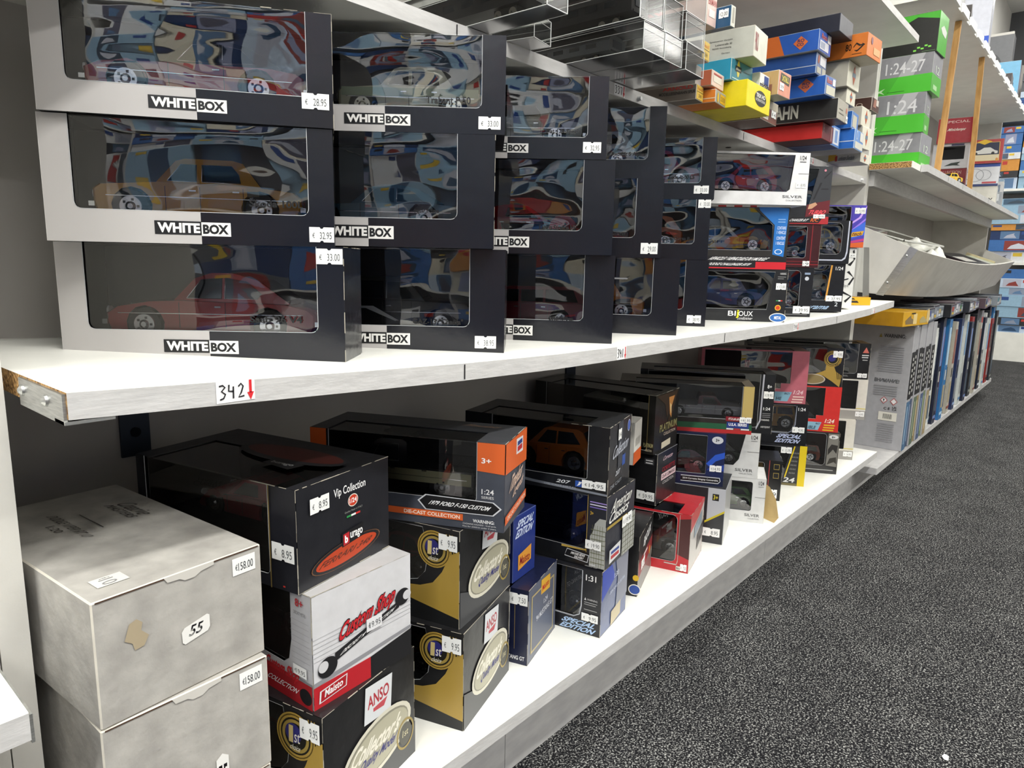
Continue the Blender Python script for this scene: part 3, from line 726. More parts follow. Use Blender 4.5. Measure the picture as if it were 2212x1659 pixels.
# neighbouring bay on the near side
t = empty('shelf_rack', (-.6, .25, 0)); tag(t, 'white rack of the adjoining bay, side panel against the first rack', 'rack')
part('side_panel', t, PANELM, (-.05, .112, FZ, -.029, .40, 1.95)); part('back_panel', t, BACKP, (-1.4, YB, FZ, -.05, YB+.008, 1.95)); part('side_panel', t, PANELM, (-1.42, .112, FZ, -1.40, .40, 1.95))
part('shelf_support', t, PANELM, (-.062, .03, FZ, -.051, .12, .326))
t = empty('shelf_board', (-.7, .19, .328)); tag(t, 'empty white shelf board of the adjoining bay beside the white cartons', 'shelf')
part('board', t, MEL, (-1.395, .002, .328, -.038, YB, .348)); part('edge_band', t, MELF, (-1.395, .001, .3282, -.038, .002, .3478)); part('end_plate', t, ALU, (-.038, .001, .326, -.036, .10, .3465))
# ---------------------------------------------------------------- second bay
t = empty('shelf_rack', (3.5, .25, 0)); tag(t, 'white rack further along the aisle with a sloping bin', 'rack')
part('side_panel', t, PANELM, (2.198, .114, FZ, 2.212, .40, 1.95)); part('side_panel', t, PANELM, (4.74, .114, FZ, 4.76, .40, 1.95)); part('back_panel', t, BACKP, (2.212, YB, FZ, 4.74, YB+.008, 1.95))
part('base_board', t, KICKM, (2.2, .0, .008, 4.76, .113, .0288), (2.213, .113, .008, 4.739, YB-.001, .0288)); part('kickboard', t, KICKM, (2.2, .07, FZ, 4.76, .085, .0078))
t = empty('shelf_board', (3.4, .19, .937)); tag(t, 'white shelf board with raw chipboard end, under the green boxes', 'shelf')
part('board', t, MEL, (2.182, -.005, .937, 4.74, .11, .955), (2.214, .11, .937, 4.738, YB, .955)); part('chipboard_end', t, CHIP, (2.1815, -.003, .9375, 2.182, .11, .9545)); part('label_rail', t, MELF, (2.29, -.024, .935, 4.72, -.006, .956)); part('support_rail', t, MELF, (2.214, .10, .893, 4.738, .118, .936))
for x in (2.62, 2.9, 3.2, 3.55): pen_mark(t, x, .94, .953, -.024, .003)
t = empty('shelf_board', (3.4, .19, 1.47)); tag(t, 'white high shelf board with clip-on label holders along its edge', 'shelf')
part('board', t, MEL, (2.43, .0, 1.47, 4.74, YB, 1.488))
for k in range(14): part('label_holder', t, PAPER, (2.46+k*.16, -.008, 1.468, 2.46+k*.16+.11, -.001, 1.495))
for i, (x0, x1) in enumerate(((2.66, 2.72), (3.34, 3.24))):
    p = empty('wooden_post', (x0, .02, .9555)); tag(p, 'thin pine lath standing in front of %s' % ('the green boxes on the shelf', 'the dark red model boxes')[i], 'post')
    mb = MB(); dx = x1-x0; vs = [(-.007, -.009, 0), (.007, -.009, 0), (.007, .009, 0), (-.007, .009, 0)]; vs += [(v[0]+dx, v[1], .5135) for v in vs]; mb.hexa(vs, WOODM); mb.build('lath', p)
# sloping dump bin
t = empty('display_bin', (3.45, .05, .569)); tag(t, 'long white sloping bin with aluminium corner strip, full of loose kits', 'bin'); o = t.location
prof = [(.112, .772), (-.038, .703), (.039, .569), (.128, .575)]
def bpt(x, p): return (x-o.x, p[0]-o.y, p[1]-o.z)
for x0, x1 in ((2.2125, 2.224), (4.70, 4.71)):
    mb = MB(); a = [bpt(x0, p) for p in prof]; b = [bpt(x1, p) for p in prof]
    mb.face(a, PANELM); mb.face(b[::-1], PANELM)
    for i in range(4): mb.face([a[i], a[(i+1) % 4], b[(i+1) % 4], b[i]], PANELM)
    mb.build('end_board', t)
n = 12; mb = MB(); FM = noisy('bin_front', '#bdbab2', '#cbc8c0', 12, .4, .05, 3)
xs = [2.212+(4.71-2.212)*i/n for i in range(n+1)]; sag = lambda x: -.03*math.sin(PI*(x-2.212)/2.5)
for i in range(n):
    q = [[(xx, y, z+sag(xx)) for y, z in ((.039, .569), (-.038, .703), (-.028, .707), (.049, .573))] for xx in xs[i:i+2]]
    for k in range(4): mb.face([Vector(q[0][k])-o, Vector(q[1][k])-o, Vector(q[1][(k+1) % 4])-o, Vector(q[0][(k+1) % 4])-o], FM, False)
mb.build('front_board', t)
mb = MB()
for i in range(n): mb.face([Vector((xs[i], .045, .571+sag(xs[i])))-o, Vector((xs[i+1], .045, .571+sag(xs[i+1])))-o, Vector((xs[i+1], .39, .62))-o, Vector((xs[i], .39, .62))-o], PANELM)
mb.build('floor_board', t)
mb = MB(); e = .0016
vs = [(2.2105, .0395, .566), (2.2105, -.0395, .7035), (2.2105, -.018, .7135), (2.2105, .061, .5685)]; vs += [(2.2125, *v[1:]) for v in vs]; mb.hexa([Vector(v)-o for v in vs], ALU); st = mb.build('corner_strip', t)
for y, z in ((.034, .606), (-.010, .686)):
    mb = MB(); mb.cyl(Vector((2.2105, y, z))-o, (-1, 0, 0), .0045, .003, ALU, 12, .002); mb.build('screw', st)
# ---------------------------------------------------------------- two-tone window boxes on the middle shelf
SPLIT = {}
def split_mat(w, sp=.517):
    k = round(w*sp, 3)
    if k in SPLIT: return SPLIT[k]
    M, nt, b = nodes_mat('two_tone_board'); tc = N(nt, 'ShaderNodeTexCoord'); sx = N(nt, 'ShaderNodeSeparateXYZ'); nt.links.new(tc.outputs['Object'], sx.inputs[0])
    g = N(nt, 'ShaderNodeMath', operation='GREATER_THAN'); g.inputs[1].default_value = k; nt.links.new(sx.outputs[0], g.inputs[0])
    mx = N(nt, 'ShaderNodeMix', data_type='RGBA'); mx.inputs[6].default_value = (*hexc('#b2afae'), 1); mx.inputs[7].default_value = (*hexc('#15161d'), 1)
    nt.links.new(g.outputs[0], mx.inputs[0]); nt.links.new(mx.outputs[2], b.inputs['Base Color'])
    mr = N(nt, 'ShaderNodeMix'); mr.inputs[2].default_value = .5; mr.inputs[3].default_value = .2; nt.links.new(g.outputs[0], mr.inputs[0]); nt.links.new(mr.outputs[0], b.inputs['Roughness'])
    n = N(nt, 'ShaderNodeTexNoise'); n.inputs['Scale'].default_value = 28; n.inputs['Detail'].default_value = 4; nt.links.new(tc.outputs['Object'], n.inputs['Vector'])
    bp = N(nt, 'ShaderNodeBump'); bp.inputs['Strength'].default_value = .3; bp.inputs['Distance'].default_value = .0016; nt.links.new(n.outputs['Fac'], bp.inputs['Height']); nt.links.new(bp.outputs[0], b.inputs['Normal'])
    SPLIT[k] = M; return M
BK = '#131419'; WH = '#e4e3e0'
def wbox(key, label, text=None, tx=(.66, .845, .30, .365), price=None, pp=(.87, .95, .06, .17), wear=None, amp=.001, win=(.095, .905, .265), tB=False, inner='#6a6868', plinth=.018, extra=()):
    w, h = BOX[key][4], BOX[key][6]
    o = -.032 if tB else 0
    if tB: win = (.095, .847, .255)
    a = [('r', 'F', .356+o, .075, .517+o, .187, '#101114'), ('r', 'F', .517+o, .068, .620+o, .182, WH), ('t', 'F', 'WHITE', .366+o, .09, .512+o, .172, WH, 0, 2), ('t', 'F', 'BOX', .522+o, .085, .612+o, .165, '#101114', 0, 2),
         ('r', 'F', .0, 0, .0012, 1, '#d8d6d2')]
    a += list(extra)
    if text: a.append(('t', 'F', text, tx[0], tx[2], tx[1], tx[3], '#0d0d0f', 0, 1.1))
    st = [('F', pp[0], pp[2], pp[1], pp[3], (.42, price))] if price else []
    return carton(key, 'window_box', label, 'toy box', 'two-tone window boxes', col=BK, rough=.2, win=('U', win[0], win[1], win[2], .06), topwin=(win[0], win[1], .78), art=a, stick=st,
                  front=split_mat(w, .517+o), inner=inner, wear=wear, amp=amp, plinth=(plinth, '#1b1b1e'))
wbox('saab', 'two-tone window box with red Saab, bottom of the stack at the shelf end', 'Saab 96 V4', (.665, .85, .345, .405), '33.00', (.905, .998, .855, .985), wear=('K', 'TE'), amp=.0008)
wbox('skoda', 'two-tone window box with yellow Skoda, between the Saab and red convertible boxes', 'Škoda 100L', (.69, .885, .325, .40), '32.95', (.905, .998, .04, .17), amp=.0007)
wbox('redcab', 'two-tone window box with red soft-top car, corners torn, topmost at the shelf end', None, price='28.95', pp=(.885, .985, .16, .30), wear=('K', 'TE', 'TF', 'KB'), amp=.0013)
wbox('chaika', 'two-tone window box with black estate limousine, on the shelf beside the Saab box', 'GAZ-13 "Chaika"', (.60, .82, .275, .33), '38.95', (.872, .965, .05, .17), amp=.0008, tB=True)
wbox('jaguar', 'two-tone window box with steel-blue Jaguar, second in its stack', 'Jaguar E-Type', (.672, .772, .30, .345), None, tB=True, wear=('K', 'TE'), amp=.001)
wbox('trabant', 'two-tone window box with pale Trabant and badly rippled film, top of its stack', 'Trabant P 50', (.682, .861, .30, .375), '33.00', (.893, .982, .05, .18), amp=.0016)
wbox('citroen', 'two-tone window box with dark red estate, on the shelf by label 341', 'Citroën XM Break', (.67, .80, .25, .30), None, tB=True, amp=.0009)
wbox('lancia', 'two-tone window box with red Lancia wedge car, second in its stack', 'Lancia Stratos HF', (.637, .82, .26, .315), None, tB=True, amp=.0015)
wbox('fiat', 'two-tone window box with silver Fiat saloon, top of its stack', 'Fiat 125 Special', (.705, .877, .30, .365), '32.95', (.885, .973, .08, .21), amp=.001)
wbox('zaz', 'two-tone window box with orange rear-engined car, low in the fourth stack', None, amp=.001, tB=True, extra=(('r', 'F', .095, .72, .70, .74, '#88888c'),))
wbox('mb1000', 'two-tone window box with white shape and navy car, price 29.00', 'Škoda 1000 MB', (.60, .796, .27, .33), '29.00', (.885, .982, .05, .19), amp=.001, tB=True)
wbox('renault', 'two-tone window box with white Renault hatchback, top of the fourth stack', 'Renault 5 Alpine', (.702, .894, .30, .37), None, amp=.0011)
wbox('hidden', 'two-tone window box almost hidden behind the orange car box', None, price='38.95', pp=(.875, .97, .05, .17), tB=True)
wbox('opel', 'two-tone window box with orange Opel hatchback, below the red saloon box', 'Opel Corsa B', (.697, .876, .31, .38), '33.00', (.918, 1.0, .86, .995))
wbox('lada', 'two-tone window box with red saloon, top of the fifth stack', 'Lada 1600 LS', (.70, .864, .33, .39), '33.00', (.865, .962, .09, .22))
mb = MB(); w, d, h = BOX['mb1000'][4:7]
mb.face([(w*.2, d*.62, .03), (w*.62, d*.62, .03), (w*.62, d*.62, h*.52), (w*.56, d*.62, h*.62), (w*.50, d*.62, h*.84), (w*.2, d*.62, h*.9)], mat('#e6e6de', .6)); mb.build('white_shape', BOXOBJ['mb1000'])  # flat white shape standing upright inside the box
# the cars inside
G1 = None
car('model_car', 'red model car with black soft top, in the topmost torn two-tone box', 'redcab', .035, .222, .018, .074, 'coupe', '#a81c26', roof='#161618', doors=(.37, .62, .62))
car('model_car', 'yellow model saloon seen through the film, chrome hubcaps', 'skoda', .036, .219, .018, .079, 'sedan', '#d0951c', doors=(.335, .50, .71), art=(('r', 'F', .73, .455, .79, .53, '#4a3c22'),))
car('model_car', 'red fastback model car with chrome bumpers beside the price 33.00', 'saab', .037, .241, .018, .085, 'fastback', '#a3161d', doors=(.35, .57, .57))
car('model_car', 'pale two-tone model car with round roof, in the rippled box', 'trabant', .085, .247, .018, .075, 'sedan', '#d9d8b8', roof='#e4e2cf', two=('#9fb394', .42, .58), hub='#e6e4d8')
car('model_car', 'steel-blue model coupe with long bonnet and wire wheels', 'jaguar', .045, .234, .018, .070, 'coupe', '#4d6b7d', r=.29, doors=(.40, .63, .63))
car('model_car', 'black model estate limousine with chrome sweep spear', 'chaika', .012, .232, .018, .088, 'wagon', '#0f1014', flip=True, art=(('p', 'F', [(0, .50), (.46, .50), (.60, .26), (.58, .25), (.42, .46), (0, .475)], '#b9bcc0'),))
car('model_car', 'silver model saloon with square lines behind clear film', 'fiat', .05, .242, .018, .077, 'sedan', '#8f9694', hub='#d8dadc')
car('model_car', 'red wedge-shaped model sports car with bronze wheels', 'lancia', .062, .238, .018, .067, 'wedge', '#b31a20', flip=True, trim=False, hub='#7d5c38', r=.34, art=(('t', 'F', 'HF', .18, .40, .28, .55, '#e8e8e8', 0, 1),))
car('model_car', 'dark red model estate with six-spoke wheels', 'citroen', .048, .235, .018, .077, 'wagon', '#6d1a26', trim=False, lower=.34)
car('model_car', 'orange model car with grille vent behind the door', 'zaz', .035, .219, .018, .088, 'sedan', '#d7862a', art=(('r', 'F', .79, .43, .88, .54, '#6b5330'),))
car('model_car', 'navy blue model saloon below a white shape', 'mb1000', .06, .222, .018, .065, 'sedan', '#26364f')
car('model_car', 'white model hatchback with red tail lamp', 'renault', .082, .228, .018, .076, 'hatch', '#dcdcdc', trim=False, hub='#e4e4e6', art=(('t', 'F', 'Turbo', .72, .46, .84, .53, '#202020', .2),))
car('model_car', 'red model saloon in the top box of the fifth stack', 'lada', .062, .247, .018, .090, 'sedan', '#b0202e')
car('model_car', 'orange and red model hatchback below the red saloon', 'opel', .07, .226, .018, .081, 'hatch', '#c9622a', trim=False)
car('model_car', 'dark red model car nearly hidden by the orange car box', 'hidden', .03, .19, .018, .08, 'sedan', '#5a2630')
# ---------------------------------------------------------------- assorted boxes further along the middle shelf
BLK = '#17181c'
carton('bijoux', 'window_box', 'black Bijoux window box with dark blue car, on the shelf below the sheriff box', col='#1d1e20', win=('P', [(.02, .235), (.765, .235), (.84, .95), (.02, .95)]), topwin=(.03, .80, .7), inner='#2b2a28', wear=('K', 'TE'), plinth=(.022, '#1d1d1f'),
       art=(('t', 'F', 'BI', .285, .10, .385, .195, '#f0f0f0', 0, .4), ('t', 'F', 'j', .385, .055, .425, .215, '#e3df2a', 0, 1), ('t', 'F', 'OUX', .42, .10, .60, .195, '#f0f0f0', 0, .4), ('t', 'F', 'collezione', .40, .03, .62, .085, '#e8e8e8', .2),
            ('e', 'F', .915, .085, .16, .09, '#e8e4da'), ('e', 'F', .915, .085, .145, .075, '#2a62a8'), ('t', 'F', 'METAL', .87, .055, .96, .115, '#f2f2f2', 0, 1), ('e', 'F', .905, .275, .055, .055, '#e0b030'), ('e', 'F', .905, .275, .04, .04, '#c5431f'),
            ('r', 'F', .875, .40, .905, .42, '#2e8b4a'), ('r', 'F', .905, .40, .93, .42, '#e8e8e8'), ('r', 'F', .93, .40, .955, .42, '#c5332c'), ('t', 'F', 'WARNING', .90, .90, .975, .94, '#d8d8d8'), ('r', 'F', .875, .855, .975, .865, '#9a9a9a'), ('r', 'F', .875, .82, .95, .83, '#9a9a9a')),
       stick=(('F', .86, .62, .985, .74, (.35, '13.00')),))
car('model_car', 'dark blue model saloon in the black box on the shelf', 'bijoux', .026, .198, .024, .089, 'sedan', '#25357c', trim=False, hub='#c6c8cc')
carton('sheriff', 'window_box', 'red and blue window box with yellow and white sheriff car', col='#2a2825', cols={'E': '#1f6fb8'}, win=('P', [(.02, .30), (.80, .30), (.80, .70), (.55, .965), (.02, .965)]), topwin=(.02, .55, .6), inner='#3d332a', plinth=(.032, '#1c1c1e'),
       art=(('r', 'F', 0, 0, 1, .115, '#c8202c'), ('r', 'F', 0, .115, 1, .20, '#16161a'), ('r', 'F', 0, .02, .62, .115, '#141417'), ('p', 'F', [(.60, 1), (.985, .96), (.96, .20), (.82, .235), (.82, .70), (.63, .92)], '#2272c2'),
            ('t', 'F', 'VEHICLE / VEHICULE DU MOULE', .0, .135, .80, .185, '#ececec', .1, 1.4), ('t', 'F', 'DODGE CHALLENGER SRT8', .0, .05, .58, .09, '#e4e4e4', .1, 1.2), ('t', 'F', 'CONTAINS', .855, .63, .965, .68, '#dfeafc', 0, .5), ('t', 'F', '1 VEHICLE', .855, .56, .965, .61, '#dfeafc', 0, .5),
            ('t', 'F', 'CONTENT', .855, .47, .965, .52, '#dfeafc', 0, .5), ('t', 'F', '1 VEHICULE', .85, .39, .955, .44, '#dfeafc', 0, .5), ('r', 'F', .86, .74, .95, .755, '#8ab6e8'), ('r', 'F', .86, .78, .95, .795, '#8ab6e8'), ('o', 'F', .89, .28, .06, .04, '#dfeafc', 0, .75),
            ('r', 'F', 0, .975, 1, 1, '#d9d6d2'), ('r', 'F', .1, .975, .2, 1, '#b8302c'), ('r', 'F', .3, .975, .4, 1, '#b8302c'), ('r', 'F', .5, .975, .58, 1, '#b8302c')))
car('model_car', 'yellow and white model sheriff car with number 77', 'sheriff', .025, .206, .034, .088, 'coupe', '#c8a21e', roof='#dadad6', flip=True, trim=False, hub='#d2d4d8', r=.29,
    art=(('p', 'F', [(.12, .18), (.52, .18), (.57, .40), (.54, .57), (.12, .57)], '#e2e2de'), ('p', 'F', [(.33, .58), (.37, .44), (.46, .40), (.38, .34), (.33, .2), (.28, .34), (.20, .40), (.29, .44)], '#b8962a'), ('e', 'F', .33, .39, .09, .09, '#7288b8'), ('t', 'F', 'SHERIFF', .16, .34, .50, .44, '#26304e', 0, 1.4), ('t', 'F', '77', .87, .38, .945, .52, '#1c1c1e', 0, 1.5)))
carton('silverred', 'window_box', 'white Silver Collection box with red hatchback, on top of the sheriff box', col='#d9d9da', cols={'L': '#c8c8c8'}, rough=.4, win=('P', [(.02, .25), (.80, .25), (.83, .30), (.86, .955), (.02, .955)]), topwin=(.03, .86, .7), inner='#4a4440', amp=.0012, plinth=(.022, '#cfcfcf'),
       art=(('t', 'F', 'SILVER', .765, .135, .955, .185, '#3a3a3c', 0, .3), ('t', 'F', 'COLLECTION', .80, .075, .95, .10, '#4a4a4c'), ('t', 'F', '1/24', .905, .86, .965, .945, '#2c2c2e', 0, .6), ('r', 'F', .9, .60, 1, .606, '#333'+'333'), ('r', 'F', .905, .82, .965, .835, '#55565a')), stick=(('F', .885, .33, .985, .45, (.4, '18.95')),))
car('model_car', 'red modern model hatchback in the white box', 'silverred', .068, .198, .023, .080, 'hatch', '#a51c28', trim=False, hub='#cfd1d5')
carton('blister', 'window_box', 'small black box with clear moulded blister, price 39.95', col=BLK, win=('H', .3, .80, .18, .94, .08), inner='#3a3a3a', plinth=(.018, '#1d1d1f'), amp=.0018, art=(('e', 'F', .90, .78, .04, .04, '#c8ccd4'), ('r', 'F', .86, .86, .95, .90, '#8fa0b8'), ('r', 'F', .2, .04, .95, .055, '#777777')), stick=(('F', .72, .07, .985, .22, (.35, '39.95')),))
car('model_car', 'silver grey model car behind the small clear blister', 'blister', .09, .178, .02, .06, 'coupe', '#5b5d60', trim=False)
carton('panorama', 'window_box', 'black Panorama box with orange stripe and scale 1/24', col=BLK, win=('P', [(.25, .24), (.79, .24), (.83, .97), (.25, .97)]), inner='#222a28', plinth=(.024, '#1b1b1c'), amp=.0016,
       art=(('p', 'F', [(.79, .24), (.81, .24), (.85, .97), (.83, .97)], '#d99a3c'), ('t', 'F', '1/24', .885, .87, .975, .94, '#e8e8e8', 0, .6), ('t', 'F', 'Panorama', .40, .05, .89, .15, '#9db8d6', .15, 1), ('t', 'F', '2', .91, .12, .95, .20, '#dfe4ea', .1)), stick=(('F', .80, .22, .99, .34, (.35, '37.95')),))
car('model_car', 'dark green model car in the panorama box', 'panorama', .08, .172, .026, .08, 'suv', '#1f3b34', trim=False)
carton('crack', 'carton', 'white box with black cracked-line artwork, at the end of the row', col='#dcdcd8', rough=.45, edge='#c8c8c4', art=tuple(('p', 'F', p, '#17171a') for p in ([(.95, .95), (.97, .80), (.90, .72), (.94, .70), (.99, .82), (.97, .97)], [(.90, .60), (.985, .52), (.93, .40), (.95, .38), (1, .50), (.93, .62)], [(.86, .25), (.97, .20), (.90, .12), (.92, .09), (.99, .2), (.88, .28)], [(.85, .45), (.93, .48), (.93, .50), (.85, .47)]))+
       (('t', 'F', 'Benny W.', .86, .33, .95, .40, '#2a2a2a', .2),), stick=(('F', .88, .84, .99, .91, (.4, '34.95')),))
carton('darkred', 'window_box', 'dark red box with clear window, below the remote control car box', col='#3a1216', win=('H', .25, .74, .22, .95, .05), inner='#3a3838', plinth=(.02, '#1b1415'), amp=.002, art=(('r', 'F', 0, .06, 1, .075, '#a0262c'), ('r', 'F', .83, .08, .845, 1, '#8c1f26'), ('r', 'F', .2, .13, 1, .145, '#7a1c22')), stick=(('F', .70, .03, .83, .15, (.4, '9')),), wear=('K',))
car('model_car', 'grey model car in the dark red box', 'darkred', .085, .172, .022, .06, 'suv', '#4c4e52', trim=False)
carton('yellowcar', 'window_box', 'black box with curved silver line and yellow car inside', col=BLK, win=('H', .3, .83, .22, .95, .12), inner='#8a6a44', plinth=(.024, '#7d3b30'), amp=.0016, art=(('p', 'F', [(.2, .10), (.86, .10), (.915, .16), (.935, .30), (.935, .99), (.96, .99), (.96, .26), (.93, .12), (.87, .07), (.2, .07)], '#c3c8d8'),))
car('model_car', 'bright yellow model car behind rounded window', 'yellowcar', .09, .183, .027, .088, 'coupe', '#d8b520', trim=False)
carton('charger', 'window_box', 'dark grey and red Turbo remote control car box, standing above the small boxes', col='#232428', win=('P', [(.20, .32), (.60, .32), (.74, .97), (.20, .97)]), inner='#101012',
       art=(('p', 'F', [(.60, .30), (1, .34), (1, 1), (.76, 1)], '#33353a'), ('p', 'F', [(.66, .42), (.70, .44), (.82, .72), (.78, .72)], '#191a1e'), ('p', 'F', [(.80, .60), (.95, .60), (.95, .62), (.82, .62)], '#1b1c20'), ('p', 'F', [(.85, .78), (.98, .90), (.98, .93), (.85, .81)], '#1b1c20'), ('p', 'F', [(.56, .34), (1, .42), (1, .19), (.54, .12)], '#641820'),
            ('p', 'F', [(.58, .26), (.66, .27), (.76, .34), (.72, .38), (.60, .34)], '#c99a78'), ('t', 'F', 'TURBO', .58, .17, .96, .245, '#e8505a', .15, 1.5), ('r', 'F', 0, .0, 1, .12, '#1a1a1d'), ('r', 'F', 0, 0, 1, .02, '#a3262c'), ('p', 'F', [(.80, 0), (1, 0), (1, .13), (.90, .13)], '#b02a30'), ('t', 'F', 'CHARGER R/T', .22, .045, .63, .09, '#ececec', .15, 1), ('t', 'F', 'R/C', .65, .04, .82, .10, '#e2662c', .1, 1), ('e', 'F', .86, .93, .02, .02, '#d88a9a')), stick=(('F', .70, .10, .93, .17, (.4, '69.95')),), edge='#44464a')
carton('purple', 'window_box', 'purple and orange box end with amber film, topmost beside the upright panel', col='#4a3aa0', win=('H', .02, .78, .05, .97, .03), inner='#6a5320', amp=.0018,
       art=(('r', 'F', .80, 0, 1, 1, '#4b3fb0'), ('p', 'F', [(.80, .0), (1, .0), (1, .14), (.80, .10)], '#d8622a'), ('p', 'F', [(.80, .10), (1, .16), (1, .22), (.80, .15)], '#c23a7a'), ('p', 'F', [(.80, .55), (.93, .70), (1, .95), (1, .99), (.90, .72), (.80, .60)], '#c9a2f0'), ('p', 'F', [(.80, .35), (1, .65), (1, .70), (.80, .41)], '#9a7ae8'), ('p', 'F', [(.80, .40), (1, .62), (1, .3), (.8, .2)], '#3a6ad8'), ('p', 'F', [(.80, .24), (.97, .30), (.99, .40), (.82, .36)], '#d8a42a'), ('t', 'F', 'tech', .815, .28, .97, .37, '#5a1c1c', .15, 1)), stick=(('F', .83, .80, .985, .94, (.4, '12.95')),))
t = empty('display_case', (1.955, .10, .5445), R(-60)); tag(t, 'tall clear plastic case on a yellow base at the shelf end', 'case')
mb = MB(); mb.box(0, 0, 0, .09, .07, .022, carton_mat('#d8a21c', .4)); mb.face([(.01, -.0005, .006), (.06, -.0005, .006), (.055, -.0005, .012), (.01, -.0005, .012)], mat('#2a2418', .5)); mb.face([(.01, -.0005, .015), (.05, -.0005, .015), (.045, -.0005, .019), (.01, -.0005, .019)], mat('#2a2418', .5)); mb.build('base', t)
mb = MB()
for a, b in (((.004, .004), (.086, .004)), ((.086, .004), (.086, .066)), ((.086, .066), (.004, .066)), ((.004, .066), (.004, .004))):
    mb.face([(a[0], a[1], .0225), (b[0], b[1], .0225), (b[0]*.75+.01, b[1]*.8+.006, .16), (a[0]*.75+.01, a[1]*.8+.006, .16)], CLEAR)
mb.face([(.013, .009, .16), (.0745, .009, .16), (.0745, .059, .16), (.013, .059, .16)], CLEAR); mb.build('cover', t)
# ---------------------------------------------------------------- bottom shelf
CMC = noisy('grey_white_board', '#9c9994', '#b6b3ad', 38, .75, .35, 6, .3, .7, bscale=90)
def cmbox(key, label, top=False, price=True, num='55', rot=False):
    ax, ay, z, th, w, d, h = BOX[key]; t = empty('carton', (ax, ay, z), R(th)); tag(t, label, 'carton', 'white mailing cartons'); BOXOBJ[key] = t
    b = solid(t, w, d, h, {'*': '#bbb8b2'}, .75, edge='#cdc8bc', bev=.0012); b.data.materials[0] = CMC
    fe, ft = frame('E', w, d, h), frame('T', w, d, h)
    if price: sticker(t, fe, .80, .80, .955, .95, (.25, '158.00'), notch=False, ink='#3a3c40')
    def one(op): mb = MB(); art_shape(mb, frame(op[1], w, d, h), op, .0009); mb.build(PRINT[op[0]], t)
    if num:
        mb = MB(); fr = fe; O, Sx, Ty, n = fr; P = lambda s, q, e=.0009: O+n*e+Sx*s+Ty*q
        q = [(.465, .41), (.48, .39), (.62, .43), (.635, .46), (.635, .56), (.62, .575), (.48, .53), (.462, .50)] if not rot else [(.62, .02), (.70, .05), (.70, .30), (.66, .34), (.62, .30)]
        V, F = fillpoly(q); mb.mesh([P(*v) for v in V], F, mat('#e9e8e4', .5)); mb.build('handwritten_label', t)
        one(('t', 'E', num, .50, .44, .60, .53, '#17161c', .2, 1)) if not rot else one(('t', 'E', '55', .63, .06, .69, .24, '#17161c', 0, 1))
    # tuck flap at the top edge
    mb = MB(); O, Sx, Ty, n = fe; P = lambda s, q, e: O+n*e+Sx*s+Ty*q
    V, F = fillpoly([(.38, 1.0), (.40, .955), (.47, .95), (.50, .925), (.56, .925), (.60, .955), (.68, .97), (.68, 1.0)]); mb.mesh([P(v[0], v[1], .0011) for v in V], F, mat('#c9c6bf', .7)); mb.build('tuck_flap', t)
    mb = MB(); mb.face([P(.02, .985, .0006), P(.98, .985, .0006), P(.98, .997, .0006), P(.02, .997, .0006)], mat('#4a3528', .9)); mb.build('lid_gap', t)
    if top:
        for op in (('t', 'T', 'Creative', .25, .77, .47, .87, '#55514c', .2), ('t', 'T', 'MASTERS', .24, .70, .45, .755, '#4f4b47', .1), ('r', 'T', .27, .515, .46, .522, '#3c3936'), ('t', 'T', 'DODGE VIPER RT 10', .20, .36, .52, .415, '#4f4b47', .08), ('t', 'T', '1:20', .31, .28, .40, .33, '#4f4b47', .08)): one(op)
        mb = MB(); V, F = fillpoly([(.15, .62), (.18, .74), (.22, .76), (.25, .72), (.24, .66), (.28, .60), (.25, .53), (.20, .52), (.19, .58)]); mb.mesh([P(v[0], v[1], .0008) for v in V], F, mat('#a89a80', .6)); mb.build('torn_tape', t)
        sticker(t, ft, .86, .10, .925, .27, (.3, '10'), notch=False, col='#d8d6d0', ink='#8a8a8c')
    return t
cmbox('cm0', 'grey-white mailing carton at the very bottom of its stack', num=None, price=False)
cmbox('cm_low', 'grey-white mailing carton with a label 55 turned sideways', rot=True)
cmbox('cm_up', 'grey-white mailing carton with printed lid and price 158.00, top of its stack', top=True)
GOLD = '#a78a3e'
def coin(cs, ct, r): return (('e', 'F', cs, ct, r, r, GOLD), ('o', 'F', cs, ct, r*.93, r*.93, '#5a4818', 0, .94), ('e', 'F', cs, ct, r*.78, r*.78, '#17160f'), ('o', 'F', cs, ct, r*.70, r*.70, '#9a8440', 0, .80), ('e', 'F', cs-.015, ct+.02, r*.42, r*.42, '#2b2a6e'),
                             ('t', 'F', '1', cs-.05, ct-.06, cs-.015, ct+.08, '#cbb87c', .1, 1), ('t', 'F', 'st', cs-.01, ct-.05, cs+.035, ct+.03, '#e8e4d4', .1), ('t', 'F', 'choice', cs-.045, ct-.115, cs+.04, ct-.07, '#e8e4d4', .15))
